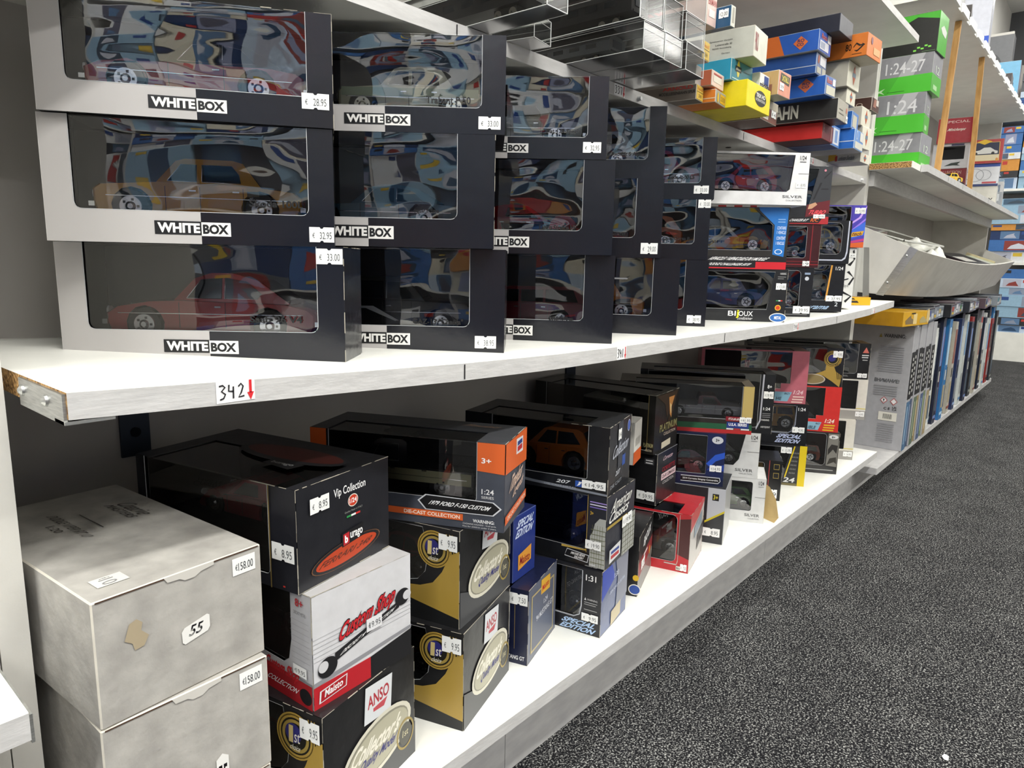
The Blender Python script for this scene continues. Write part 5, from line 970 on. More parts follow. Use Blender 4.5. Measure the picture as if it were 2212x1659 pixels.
carton('yel24', 'window_box', 'yellow and black chequered box numbered 24, on the shelf', col='#1d1e22', cols={'E': '#3a3a2e'}, win=('P', [(.05, .18), (.50, .18), (.66, .95), (.05, .95)]), inner='#20242e', art=(('r', 'F', .84, 0, 1, 1, '#d8bd1c'), ('p', 'F', [(.50, .02), (.83, .02), (.83, .98), (.72, .98), (.56, .25)], '#2c2d2e'), ('p', 'F', [(.54, .20), (.57, .20), (.74, .98), (.71, .98)], '#d8bd1c'), ('t', 'F', '24', .52, .08, .80, .20, '#d8d8d8', .1, 1), ('r', 'F', .5, 0, .83, .06, '#6d6440'))+tuple(('p', 'F', [(.64+.035*i+.012*j, .30+.10*j), (.665+.035*i+.012*j, .30+.10*j), (.652+.035*i+.012*j, .35+.10*j)], '#8a8a86') for j in range(6) for i in range(4)), stick=(('F', .42, .80, .66, .95, (.4, '15.95')),))
car('model_car', 'navy model car in the yellow 24 box', 'yel24', .06, .19, .004, .05, 'coupe', '#20263a', trim=False)
carton('seyel', 'window_box', 'black Special Edition box with yellow off-roader, above the yellow box', col='#141519', win=('P', [(.05, .30), (.62, .30), (.70, .36), (.75, .50), (.75, .96), (.05, .96)]), inner='#24211c', plinth=(.03, '#1c1c1e'), art=(('p', 'F', [(.05, .27), (.63, .27), (.73, .34), (.775, .50), (.775, .96), (.765, .96), (.762, .50), (.72, .35), (.63, .285), (.05, .285)], '#9aa0b0'), ('t', 'F', 'SPECIAL', .42, .15, .94, .25, '#b4bede', .12, 1.6), ('t', 'F', 'EDITION', .40, .03, .90, .13, '#b4bede', .12, 1.6), ('t', 'F', '1:24', .80, .84, .94, .92, '#e8e8e8', 0, .6)), stick=(('F', .72, .30, .95, .44, (.5, '9.95')),))
car('model_car', 'yellow model off-roader with black window frames', 'seyel', .098, .214, .031, .095, 'suv', '#c98f1c', trim=False)
carton('pink', 'window_box', 'faded pink die-cast box numbered 8621, highest in its stack', col='#b0606c', cols={'T': '#5c443c', 'L': '#8a4450'}, win=('P', [(.10, .28), (.60, .28), (.60, .38), (.74, .38), (.74, .97), (.10, .97)]), topwin=(.10, .78, .6), inner='#3a1c1c', amp=.001, art=(('t', 'F', '1:24', .80, .18, .96, .26, '#e2bcc0', .1, 1.2), ('r', 'F', .80, .12, .97, .145, '#e2c0b8'), ('r', 'F', .79, .07, .96, .095, '#e2c0b8'), ('r', 'F', .78, .02, .95, .045, '#e2c0b8'), ('p', 'F', [(.40, .04), (.72, .04), (.78, .22), (.40, .22)], '#7ea8bc'), ('t', 'F', '8621', .66, .17, .75, .21, '#2c3a4a', .1, 1), ('t', 'F', 'HE', .54, .06, .63, .12, '#2c3a4a', .1, 1.2), ('t', 'F', 'DIE CAST', .015, .60, .09, .80, '#d8a4ac', 0, .5)))
car('model_car', 'dark red model car in the faded pink box', 'pink', .05, .20, .004, .07, 'coupe', '#4a1418', trim=False, hub='#a88c4a')
carton('bot8', 'window_box', 'grey off-road box marked 8+ with dark red inside, on the shelf', col='#2c2b2b', cols={'E': '#3a3836'}, win=('H', .04, .66, .20, .97, .08), inner='#5a2a1e', plinth=(.022, '#8a6a5a'), art=(('p', 'F', [(.70, .20), (.98, .18), (.98, .98), (.70, .98)], '#77756f'), ('p', 'F', [(.72, .45), (.85, .60), (.95, .50), (.97, .70), (.80, .72), (.72, .60)], '#2c2a28'), ('p', 'F', [(.72, .22), (.90, .30), (.97, .25), (.95, .42), (.78, .38)], '#37342f'), ('e', 'F', .84, .90, .10, .05, '#d4d4d4'), ('t', 'F', '8+', .79, .87, .88, .92, '#1c1c1c', 0, 1.5), ('r', 'F', .1, .08, .9, .10, '#9a9a98')), wear=('K',))
car('model_car', 'orange and black model buggy in the off-road box', 'bot8', .07, .20, .023, .07, 'suv', '#b84c20', trim=False, r=.32)
carton('red8631', 'window_box', 'bright red die-cast box numbered 8631, in the middle of its stack', col='#c8302c', win=('P', [(.05, .28), (.54, .28), (.54, .36), (.68, .36), (.68, .97), (.05, .97)]), inner='#1e1a1c', amp=.0008, art=(('t', 'F', '1:24', .72, .20, .92, .29, '#f0dccc', .1, 1.2), ('r', 'F', .71, .135, .93, .165, '#e0b02a'), ('r', 'F', .70, .08, .92, .11, '#e0b02a'), ('r', 'F', .69, .025, .91, .055, '#e0b02a'), ('p', 'F', [(.30, .03), (.60, .03), (.66, .21), (.30, .21)], '#8ab4c8'), ('t', 'F', '8631', .54, .155, .64, .195, '#2c3a4a', .1, 1), ('t', 'F', 'IBLE', .40, .05, .56, .12, '#2c3a4a', .1, 1.2)))
car('model_car', 'black model car with gold wheels in the red box', 'red8631', .06, .20, .004, .055, 'coupe', '#15151a', trim=False, hub='#b89a4a')
carton('gold1st', 'window_box', 'black and gold box with round seal and silver car, top of its stack', col='#1a1a1e', cols={'T': '#26241f'}, win=('P', [(.05, .30), (.52, .30), (.64, .40), (.68, .60), (.66, .97), (.05, .97)]), topwin=(.08, .7, .5), inner='#3a3a3a', wear=('K', 'B'), amp=.0005, art=(('p', 'F', [(.45, .30), (.62, .28), (.80, .14), (.95, .0), (.98, .30), (.86, .40), (.76, .70), (.68, .70), (.66, .42)], GOLD), ('e', 'F', .42, .18, .32, .14, '#b8b0a0'), ('e', 'F', .42, .18, .29, .115, '#8a7a52'))+coin(.78, .72, .21)[:5]+tuple(('p', 'F', [(.84+.03*i, .60), (.85+.03*i, .60), (.91+.03*i, .2), (.90+.03*i, .2)], '#15151a') for i in range(4)), stick=(('F', .78, .76, .96, .93, (.5, '9.95')),))
car('model_car', 'silver model car under the round gold seal', 'gold1st', .06, .22, .004, .055, 'coupe', '#a8a8b4', trim=False)
def white_small(key, label): return carton(key, 'window_box', label, 'toy box', 'small cream boxes with grey foot', col='#cfccc2', rough=.5, win=('H', .10, .62, .26, .97, .02), inner='#2b2a2a', art=(('r', 'F', 0, 0, 1, .22, '#9a9893'), ('r', 'F', .62, .27, 1, .285, '#d8c83a'), ('r', 'E', 0, 0, 1, .22, '#9a9893')), stick=(('F', .62, .08, .97, .20, (.4, '14.95')),))
white_small('whsm1', 'small cream box with grey foot, standing at the end of the bottom shelf'); white_small('whsm2', 'small cream box with grey foot, stacked under the 500SL box')
for k, nm in (('whsm1', 'lower'), ('whsm2', 'upper')): car('model_car', 'dark grey model car in the %s cream box' % nm, k, .05, .165, .004, .04, 'sedan', '#2c2d30', trim=False)
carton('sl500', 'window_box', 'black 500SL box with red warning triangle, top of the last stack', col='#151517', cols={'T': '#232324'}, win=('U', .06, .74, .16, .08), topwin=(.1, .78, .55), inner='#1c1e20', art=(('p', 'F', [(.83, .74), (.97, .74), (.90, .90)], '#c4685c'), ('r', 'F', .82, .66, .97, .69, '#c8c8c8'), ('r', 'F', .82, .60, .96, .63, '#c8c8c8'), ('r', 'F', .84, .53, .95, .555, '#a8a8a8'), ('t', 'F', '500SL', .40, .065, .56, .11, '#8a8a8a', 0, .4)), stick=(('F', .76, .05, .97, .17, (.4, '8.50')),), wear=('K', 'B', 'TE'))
car('model_car', 'black model roadster in the 500SL box', 'sl500', .06, .22, .004, .055, 'coupe', '#202428', trim=False)
# ---------------------------------------------------------------- railway boxes on the upper shelf
GT = 'railway model boxes on the upper shelf'
def tbox(key, label, col, cols=None, art=(), stick=(), edge='#b9b4a8', rough=.4, name='carton', **k):
    return carton(key, name, label, 'train box', None, col=col, cols=cols, art=art, stick=stick, edge=edge, rough=rough, **k)
tbox('trix', 'bright yellow train box with dark oval badge, overhanging the shelf edge', '#d9c81e', cols={'F': '#dcca1a'}, edge='#c9b818', art=(('e', 'E', .57, .50, .62, .30, '#23231f', 0), ('t', 'E', 'TRIX HO', .38, .52, .76, .68, '#ecebe4', 0, 1.2), ('t', 'E', 'INTERNATIONAL', .36, .37, .78, .48, '#d8d6cc', 0, .3)))
tbox('brown', 'flat brown train box beside the yellow one', '#5c4036', cols={'E': '#6b3f35'}, art=(('r', 'E', .10, .15, .45, .60, '#c4bfb2'), ('t', 'E', '435', .14, .25, .40, .50, '#3a3a3a')), stick=(('E', .62, .45, .92, .98, (.2, '14')),))
tbox('orange2350', 'small orange train box with clear lid numbered 2350', '#d27a2a', cols={'E': '#8a8d88'}, art=(('r', 'F', 0, .28, 1, .36, '#e0c4a0'), ('r', 'E', .42, .12, .95, .80, '#c99a2a'), ('t', 'E', '2350', .48, .30, .90, .64, '#5c5a30', 0, .5), ('e', 'E', .22, .45, .22, .36, '#c9a23a')))
tbox('pinksm', 'small pale pink train box in clear film, on the orange one', '#c9a292', cols={'F': '#c26a4c', 'E': '#d0b8aa'}, art=(('r', 'E', .15, .3, .8, .7, '#d8d0c0'), ('r', 'E', .15, .74, .8, .84, '#b04a40')))
tbox('teal', 'turquoise train box with yellow and black badge', '#2c8fae', cols={'E': '#2a7288'}, edge='#9fb0a8', art=(('e', 'E', .32, .62, .17, .38, '#cfc04a'), ('r', 'E', .18, .48, .46, .74, '#1b1b1c'), ('t', 'E', 'Athearn', .20, .55, .44, .67, '#e8e8e0', .1, .6), ('r', 'E', .60, .60, .85, .64, '#1c4a5c'), ('r', 'E', .05, .10, .6, .14, '#b8d4d8')))
tbox('piko', 'large grey-white train box with red lettering on its end', '#b4b5ab', cols={'E': '#c9cabc', 'B': '#8fa3a0'}, art=(('t', 'E', 'PIKO', .06, .22, .30, .82, '#8e2f35', 0, .8), ('t', 'F', 'Spielwaren GmbH', .10, .62, .56, .68, '#2c2c2c', 0, .2), ('t', 'F', 'Lutherstraße 30', .22, .50, .56, .56, '#2c2c2c', 0, .2), ('t', 'F', '96505 Sonneberg', .16, .38, .55, .44, '#2c2c2c', 0, .2), ('t', 'F', 'Germany', .36, .20, .53, .26, '#2c2c2c', 0, .2)))
tbox('trixcream', 'cream train box in clear case with an upside-down yellow badge', '#b99a68', cols={'E': '#c98872', 'B': '#9aa088'}, art=(('r', 'F', .55, .05, .85, .45, '#8a5c48'), ('r', 'F', .0, .05, .55, .40, '#a8a89a'), ('p', 'E', [(.12, .58), (.85, .50), (.88, .86), (.15, .92)], '#3a382e'), ('t', 'E', 'TRIX', .80, .83, .22, .60, '#c9b83a', 0, 1)), stick=(('E', .08, .22, .42, .52, (.2, '39')),))
RB = '#1f4c94'
tbox('roco1', 'blue and orange Roco train box with orange diamond, upper of the blue pile', RB, edge='#8fa0b4', cols={'F': '#2353a8', 'E': '#3a5aa8', 'B': '#a9a8a4'}, art=(('p', 'F', [(0, 0), (.36, 0), (.22, 1), (0, 1)], '#c4642a'), ('p', 'F', [(.52, .48), (.66, .80), (.80, .48), (.66, .14)], '#cf6a34'), ('t', 'F', 'RO', .60, .50, .73, .66, '#2a2c5c', 0, 1.4), ('t', 'F', 'CO', .59, .32, .72, .47, '#2a2c5c', 0, 1.4), ('r', 'E', .08, .10, .80, .52, '#c9ccd4'), ('r', 'E', .14, .16, .5, .46, '#8f98ac'), ('t', 'E', 'Roco', .2, .62, .62, .86, '#cf6a4a', 0, .8), ('r', 'E', .68, .55, .95, .95, '#dcdcdc')))
tbox('roco2', 'plain blue train box with white seam, in the middle of the blue pile', '#1c4586', edge='#8fa0b4', cols={'E': '#6d7a9a'}, art=(('r', 'F', 0, .36, 1, .39, '#b9c0cc'), ('r', 'E', .35, .5, .9, .95, '#d4d6da'), ('r', 'E', .1, .08, .5, .36, '#b4b2a4'), ('r', 'E', .6, .08, .95, .42, '#b4b2a4'), ('e', 'E', .2, .72, .12, .2, '#a8624a')))
tbox('roco3', 'blue Roco train box in shiny film, lowest of the blue pile', '#1f4f9c', edge='#8fa0b4', cols={'E': '#5a70a8', 'F': '#2055a8'}, art=(('p', 'F', [(.52, .60), (.66, .96), (.80, .60), (.66, .22)], '#b9603c'), ('t', 'F', 'RO', .60, .62, .73, .76, '#2a2c5c', 0, 1.4), ('t', 'F', 'CO', .59, .45, .72, .59, '#2a2c5c', 0, 1.4), ('r', 'E', .08, .06, .95, .5, '#c2c0b0'), ('t', 'E', 'Roco', .12, .62, .6, .9, '#cf6a4a', 0, .8), ('r', 'E', .66, .58, .92, .92, '#dddddd')))
tbox('bahn', 'long black train box with rounded silver lettering', '#1d1d1e', edge='#9a9890', cols={'E': '#a9a59a', 'B': '#2c1418'}, art=(('t', 'F', 'BAHN', .12, .18, .50, .86, '#c4c2b4', 0, 1.6), ('r', 'E', .15, .3, .6, .34, '#6a665c'), ('r', 'E', .15, .5, .5, .54, '#6a665c'), ('e', 'E', .84, .62, .1, .14, '#d07a68')), stick=(('E', .80, .02, .99, .36, (.2, '45')),))
tbox('bahnred', 'long red train box lying on the shelf under the black one', '#b3201f', edge='#8f3a34', cols={'E': '#7d3a38', 'B': '#5a2422'}, art=(('t', 'E', 'BAUREIHE', .06, .42, .16, .9, '#c8a8a4', 0, .2), ('r', 'E', .80, .1, .86, .9, '#c8a8a0')))
tbox('blue0', 'blue train box with white label end, beside the long red one', '#1f4c94', edge='#9fb0c4', cols={'E': '#5a86c8'}, art=(('p', 'E', [(.2, .1), (.9, .1), (.9, .9), (.2, .9)], '#d6dae0'), ('r', 'E', .4, .2, .7, .8, '#7d9ac8')))
tbox('blue1', 'bright blue train box with white band, overhanging the shelf', '#2465b8', edge='#b4c4d4', cols={'E': '#6d94cc', 'B': '#8a8a86'}, art=(('r', 'F', 0, .36, 1, .40, '#d4dce4'), ('r', 'E', .10, .06, .95, .40, '#d0cfc4'), ('o', 'E', .25, .72, .16, .22, '#dfe4ec', 0, .8), ('r', 'E', .6, .5, .95, .95, '#d8d8d4')))
tbox('blue2', 'bright blue train box with cream end, stacked on another blue one', '#2465b8', edge='#b4c4d4', cols={'E': '#5a80bc'}, art=(('r', 'E', .1, .1, .75, .8, '#c2beac'),))
def white_train(key, label): return tbox(key, label, '#c2beb0', cols={'E': '#d2d0c0', 'F': '#b8b4a6'}, edge='#d0ccbe', art=(('p', 'E', [(.36, .52), (.50, .92), (.64, .52), (.50, .14)], '#b9582f'), ('p', 'E', [(.36, .45), (.64, .45), (.64, .62), (.36, .62)], '#6d7d8c')))
white_train('wh1', 'cream train box with diamond badge, above the other low cream boxes'); white_train('wh2', 'cream train box with diamond badge, second from the bottom of its pile')
white_train('wh3', 'tall cream train box with diamond badge, under the orange box'); white_train('wh4', 'flat cream train box with diamond badge, under the tall one')
tbox('whlo', 'flat white train box with Eisenbahn slogan, lying on the shelf', '#c9c5b8', cols={'E': '#d8d5c6', 'F': '#bdb9ac', 'B': '#8f8f8a'}, art=(('t', 'F', 'schönste Eisenbahn.', .52, .25, .90, .70, '#2c2c2c', .1, .4), ('p', 'F', [(.30, .2), (.45, .3), (.48, .9), (.30, .95)], '#c89a2a'), ('p', 'F', [(.45, .2), (.50, .2), (.50, .8), (.45, .7)], '#b83a2c'), ('p', 'E', [(.36, .52), (.50, .92), (.64, .52), (.50, .14)], '#b9582f'), ('r', 'E', .36, .45, .64, .62, '#6d7d8c')))
tbox('dkbrown', 'small dark brown train box on the cream pile', '#3a241e', cols={'E': '#4a302a'}, art=(('t', 'F', 'HO', .80, .3, .92, .6, '#a89a8c'), ('p', 'E', [(.2, .3), (.6, .3), (.6, .9), (.3, .9)], '#9a6a5a'), ('r', 'E', .6, .5, .9, .95, '#c9c5bc')))
tbox('orange80', 'orange train box marked 80 with black arrow emblem, under the top shelf', '#c9702a', edge='#a85c20', cols={'B': '#b0a890'}, art=(('t', 'F', '80', .56, .30, .68, .60, '#241c14', 0, .6), ('p', 'F', [(.72, .40), (.78, .55), (.84, .45), (.90, .45), (.90, .40), (.96, .48), (.90, .56), (.90, .51), (.86, .51), (.78, .62), (.72, .46)], '#241c14'), ('p', 'F', [(.74, .30), (.80, .22), (.88, .34), (.94, .46), (.90, .46), (.85, .37), (.80, .29)], '#241c14'), ('r', 'F', .70, .12, .90, .15, '#6a4420'), ('r', 'E', .45, .2, .9, .5, '#d4a06a'), ('e', 'E', .3, .72, .12, .16, '#7a4a5a')))
tbox('navy', 'long dark navy train box, on top of the blue pile', '#1b1e2c', edge='#3a3d48', cols={'E': '#3a3c44', 'B': '#2a2b30'})
tbox('bluetop', 'upright dark blue train box with white price sticker', '#1f4a6c', edge='#9aa4a8', cols={'E': '#c4c2b4'}, art=(('r', 'E', .3, .2, .7, .9, '#8f8c80'),), stick=(('F', .62, .45, .92, .85, (.25, '2.00')),))
tbox('farmer', 'pale pink train box end with red lettering, above the clear cases', '#c2aca4', cols={'E': '#cbb2aa'}, art=(('t', 'E', 'ERMAN', .1, .70, .95, .92, '#a03a34', 0, .8), ('r', 'E', .2, .3, .8, .55, '#ddd8d2')))
for k, lab in (('arnold', 'flat brown Arnold train box with yellow end label, on the shelf edge'), ('ylab1', 'clear train box with grey end, between the two yellow-labelled ones'), ('ylab2', 'clear train box with yellow end label, under the pale pink one')):
    y = k != 'ylab1'
    tbox(k, lab, '#6d655c' if k == 'arnold' else '#8d8a84', cols={'E': '#b9a04a' if y else '#a9a6a0'}, art=((('r', 'E', .06, .06, .94, .94, '#d0b04a'), ('r', 'E', .06, .52, .94, .56, '#4a4228'), ('t', 'E', 'Rivarossi HO' if k == 'ylab2' else 'Piccolo HO', .12, .64, .9, .84, '#b8542a', .1, .3), ('t', 'E', '2HH', .3, .18, .7, .40, '#5a5030')) if y else ())+((('t', 'F', 'ARNOLD', .50, .72, .95, .95, '#a03a34', 0, 1.4), ('t', 'F', 'MODELLEISENBAHN SPUR', .45, .42, .99, .62, '#2c2a28', 0, .4)) if k == 'arnold' else ()))
tbox('filler1', 'thin cream carton lid under the cream train box', '#b9b2a0')
tbox('maerklin', 'white and blue Märklin train box below the large grey-white one', '#c8cacc', cols={'E': '#d0d2d4'}, art=(('r', 'E', .45, .4, .9, .9, '#23488c'), ('t', 'E', 'märklin', .05, .15, .95, .5, '#202020', 0, 1)))
# clear plastic cases with railway coaches
def clear_case(key, label, coach=None):
    ax, ay, z, th, w, d, h = BOX[key]; t = empty('clear_case', (ax, ay, z), R(th)); tag(t, label, 'train box', 'clear plastic train cases'); BOXOBJ[key] = t
    def pane(nm, O, a, b, n): film(t, Vector(O), Vector(a), Vector(b), Vector(n), .0003, 10, 5, M=CLEAR, name=nm)
    e = .0004
    pane('side_wall', (0, e, 0), (w, 0, 0), (0, 0, h), (0, -1, 0)); pane('side_wall', (0, d-e, 0), (w, 0, 0), (0, 0, h), (0, 1, 0)); pane('end_wall', (w-e, 0, 0), (0, d, 0), (0, 0, h), (1, 0, 0)); pane('end_wall', (e, 0, 0), (0, d, 0), (0, 0, h), (-1, 0, 0))
    pane('base_wall', (0, 0, e), (w, 0, 0), (0, d, 0), (0, 0, -1)); pane('lid_wall', (0, 0, h-e), (w, 0, 0), (0, d, 0), (0, 0, 1))
    mb = MB(); M = mat('#c8cac8', .15, 0, .5); r = .0006
    c = [(0, 0), (w, 0), (w, d), (0, d)]
    for k in range(4):
        p, q = c[k], c[(k+1) % 4]
        for zz in (r, h-r, h*.72): mb.tube([(p[0], p[1], zz), (q[0], q[1], zz)], r*(1 if zz != h*.72 else .5), M, 4)
        mb.tube([(p[0], p[1], r), (p[0], p[1], h-r)], r, M, 4)
    mb.build('moulded_edges', t)
    if coach:
        lab, col, L0, L1, bh, dk = coach; cc = empty('railway_coach', (0, 0, 0)); tag(cc, lab, 'toy train'); tt = R(th)
        lx, ly, lz = w*L0, d*.5, .0012
        cc.location = (ax+lx*math.cos(tt)-ly*math.sin(tt), ay+lx*math.sin(tt)+ly*math.cos(tt), z+lz); cc.rotation_euler = (0, 0, tt)
        L = w*(L1-L0); W2 = d*.36; H = min(h*.86, bh); C = mat(col, .4); DK = mat(dk, .5); mb = MB()
        pr = [(-W2, H*.30), (W2, H*.30), (W2, H*.74), (W2*.82, H*.90), (W2*.4, H*.99), (-W2*.4, H*.99), (-W2*.82, H*.90), (-W2, H*.74)]
        n = len(pr); vs = [(x, p[0], p[1]) for x in (0, L) for p in pr]; mb.mesh(vs, [(i, (i+1) % n, n+(i+1) % n, n+i) for i in range(n)], C); mb.face(vs[:n][::-1], C); mb.face(vs[n:], C); mb.build('coach_body', cc)
        mb = MB()
        for k in range(7):
            x = L*(.08+.125*k)
            for sg in (-1, 1): mb.box(x, min(sg*W2, sg*(W2+.0004)), H*.52, x+L*.075, max(sg*W2, sg*(W2+.0004)), H*.70, GLASS)
        g = mb.build('window_band', cc)
        mb = MB(); mb.box(L-.0002, -W2*.55, H*.48, L+.0008, W2*.55, H*.80, mat('#3c4046', .3)); mb.box(L-.0002, -W2*.8, H*.30, L+.0012, W2*.8, H*.36, DK); mb.build('coach_end', cc)
        for bx_ in (.16, .84):
            mb = MB(); mb.box(L*bx_-L*.07, -W2*.6, H*.12, L*bx_+L*.07, W2*.6, H*.28, DK); bg = mb.build('bogie', cc)
            for ww in (-.045, .045):
                mb = MB(); x = L*bx_+L*ww; mb.cyl((x, -W2*.8, H*.13), (0, 1, 0), H*.02, W2*1.6, CHROME, 8)
                for sg in (-1, 1): mb.cyl((x, sg*W2*.62-.0008, H*.13), (0, 1, 0), H*.125, .0016, mat('#8d8a80', .35, .7), 16)
                mb.build('wheelset', bg)
        mb = MB(); mb.box(L, -W2*.12, H*.14, L+.008, W2*.12, H*.22, DK); mb.build('coupling', cc)
    return t
clear_case('clr0', 'clear plastic case with a black coach, hanging over the shelf edge', ('black railway coach in the case nearest the rack side', '#1a1a1c', .02, .90, .045, '#111112'))
clear_case('clr0b', 'small empty clear plastic case behind the overhanging black coach')
clear_case('clr1', 'clear plastic case with a grey railcar seen from below, by label 337', ('grey railcar with brass wheels in the case by label 337', '#55585a', .02, .80, .034, '#2a2a2a'))
clear_case('clr2', 'clear plastic case with a pale grey railcar, beside the first railcar', ('pale grey railcar in the middle clear case', '#7d7f7e', .02, .70, .034, '#303030'))
clear_case('clr3', 'clear plastic case with a brown coach, at the end of the clear row', ('brown railway coach in the last clear case', '#6a5a52', .02, .60, .034, '#303030'))
clear_case('clrtop1', 'clear plastic case with a long black coach, stacked on the railcar case', ('long black coach with bare axles, stacked above the railcars', '#17171a', .0, .93, .044, '#121212'))
clear_case('clr3b', 'empty scratched clear case stacked on the brown coach case')
clear_case('clrtop3', 'clear plastic case with a red wagon end, highest of the clear cases', ('bright red wagon in the highest clear case', '#b3242a', .1, .75, .04, '#2a1a1a'))
clear_case('clrtop2', 'clear plastic case with pale red coach, above the pale grey railcar', ('pale red coach above the pale grey railcar', '#a8625c', .1, .8, .04, '#2a1a1a'))
# ---------------------------------------------------------------- second bay: green pile
def green(key, label, num): 
    return carton(key, 'carton', label, 'train box', 'green and grey scale boxes', col='#7d7d82', cols={'E': '#8a8a90', 'B': '#3a8a2a'}, edge='#9aa09a', rough=.4, art=(('r', 'F', 0, 0, 1, .46, '#3fa028'), ('r', 'E', 0, 0, 1, .46, '#52a83c'), ('p', 'F', [(.42, .46), (.68, .46), (.86, 1), (.62, 1)], '#a4a4a8'), ('p', 'F', [(.24, 0), (.42, .46), (1, .46), (1, 0)], '#46b02c'), ('t', 'F', num, .18 if len(num) > 5 else .34, .54 if len(num) > 5 else .50, .86, .84, '#c9c9cc', 0, .2), ('p', 'F', [(.02, .06), (.10, .15), (.20, .20), (.14, .12), (.20, .04), (.10, .10)], '#b4d8a8'), ('r', 'F', .24, .07, .55, .085, '#2a6a1c'), ('t', 'E', '12', .3, .5, .7, .7, '#c4d0c0', 0, .3), ('r', 'E', .2, .08, .6, .2, '#a4cc98')))
green('g1', 'green and grey box numbered 1:24-27, bottom of the green pile', '1:24-27'); green('g2', 'green and grey box numbered 1:24, second from the bottom', '1:24'); green('g3', 'green and grey box numbered 1:24-27, third in the pile', '1:24-27')
carton('g4', 'carton', 'tall black and green box with chequered pattern, topping the green pile', 'train box', col='#151716', cols={'E': '#52a83c', 'L': '#3fa028'}, edge='#4a6a40', art=(('p', 'F', [(.45, .99), (1, .99), (1, .80), (.7, .92), (.55, .80)], '#3fa028'), ('p', 'E', [(.2, .6), (.5, .72), (.9, .62), (.8, .45), (.4, .5)], '#c8ccc4'))+tuple(('r', 'F', .68+.05*i, .06+.05*((i+j) % 2)+.03*i*.5, .72+.05*i, .10+.05*((i+j) % 2)+.03*i*.5, '#7ad04a') for i in range(5) for j in (0,))+(('r', 'F', .8, .03, .98, .04, '#6a8a60'),))
BZ = .9555
def fbox(name, label, K, th, w, d, h, col, cols=None, art=(), cat='model box', **k):
    x, y, z = K; t = R(th); key = '_%d' % len(BOX); BOX[key] = (x-w*math.cos(t), y-w*math.sin(t), z, th, w, d, h)
    return carton(key, name, label, cat, col=col, cols=cols, art=art, **k)
fbox('carton', 'plain grey-white box printed BOX, on the far shelf', (4.126, .02, BZ), -85, .17, .1, .11, '#c4c2ba', art=(('t', 'F', 'BOX', .62, .30, .92, .48, '#2a2a2a', 0, 1),))
fbox('carton', 'white box with looping line logo and blue bands, stacked on the plain one', (4.122, .02, BZ+.1104), -84, .17, .1, .108, '#c9cbd0', art=(('r', 'F', 0, .86, 1, 1, '#2c4a9a'), ('r', 'F', 0, 0, 1, .10, '#2c3a6a'), ('o', 'F', .40, .5, .36, .30, '#8a8d94', 0, .93), ('o', 'F', .62, .5, .30, .24, '#8a8d94', 0, .92), ('r', 'F', .6, .12, .95, .2, '#b04a50')))
fbox('carton', 'red picture box with yellow diamond and white car, on the white logo box', (4.112, .015, BZ+.2188), -83, .16, .1, .115, '#a02c2c', art=(('p', 'F', [(.08, .10), (.92, .10), (.90, .88), (.10, .88)], '#c9a85a'), ('p', 'F', [(.10, .36), (.90, .36), (.88, .86), (.12, .86)], '#1c2440'), ('r', 'F', .10, .12, .90, .36, '#d4c8a8'), ('p', 'F', [(.30, .90), (.50, 1), (.70, .90), (.50, .78)], '#d8b02a'), ('p', 'F', [(.16, .40), (.20, .50), (.40, .56), (.50, .66), (.66, .66), (.78, .54), (.86, .50), (.86, .40)], '#d0d0cc'), ('e', 'F', .30, .42, .06, .06, '#2a2a2a'), ('e', 'F', .74, .42, .06, .06, '#2a2a2a'), ('e', 'F', .86, .15, .05, .07, '#c88a3a')))
fbox('carton', 'dark red Collection box behind the second lath', (3.352, .04, BZ), -83, .13, .1, .112, '#6d1a20', art=(('t', 'F', 'COLLECTION', .18, .80, .85, .92, '#b08a80', 0, .4), ('t', 'F', 'SC', .40, .52, .70, .64, '#c4b4a8', 0, 1.2), ('r', 'F', .2, .30, .85, .34, '#a05a54'), ('r', 'F', .4, .14, .6, .19, '#b89a94')))
fbox('window_box', 'white box with black window and racing emblem, on the dark red one', (3.35, .04, BZ+.1124), -84, .13, .1, .10, '#b4b4b8', win=('H', .15, .88, .36, .90, .02), inner='#26262a', art=(('p', 'F', [(.35, .10), (.55, .22), (.80, .26), (.72, .16), (.80, .10), (.6, .12)], '#26302c'), ('r', 'F', .5, .91, .85, .98, '#2c2c50')))
fbox('carton', 'crimson Special box with white lettering, top of the dark red pile', (3.342, .03, BZ+.2128), -83, .13, .1, .10, '#96202c', art=(('t', 'F', 'SPECIAL', .18, .80, .86, .90, '#d8b4b0', 0, .5), ('t', 'F', 'Minichamps', .24, .46, .80, .60, '#e0d4c8', .15, 1), ('r', 'F', .06, .06, .2, .13, '#c8a8a0')))
RB2 = random.Random(5)
for i in range(5): fbox('carton', ['small clear-wrapped grey box', 'slim white box', 'blue and white picture box', 'pale blue box with dark lid', 'dark green slim box'][i]+' near the end of the far shelf', (4.34+.08*i, .02+.01*i, BZ), -86, .14, .07, (.10, .16, .13, .19, .12)[i], ('#8f949a', '#c9cbcc', '#5f7fae', '#9ab4c8', '#3a4a44')[i], edge='#a8a8a4', art=(('r', 'F', .1, .55, .9, .9, ('#c8ccd0', '#7d8a9a', '#d4d8dc', '#2c3c54', '#9aa89a')[i]), ('r', 'E', .15, .3, .85, .8, '#b4b8bc')))
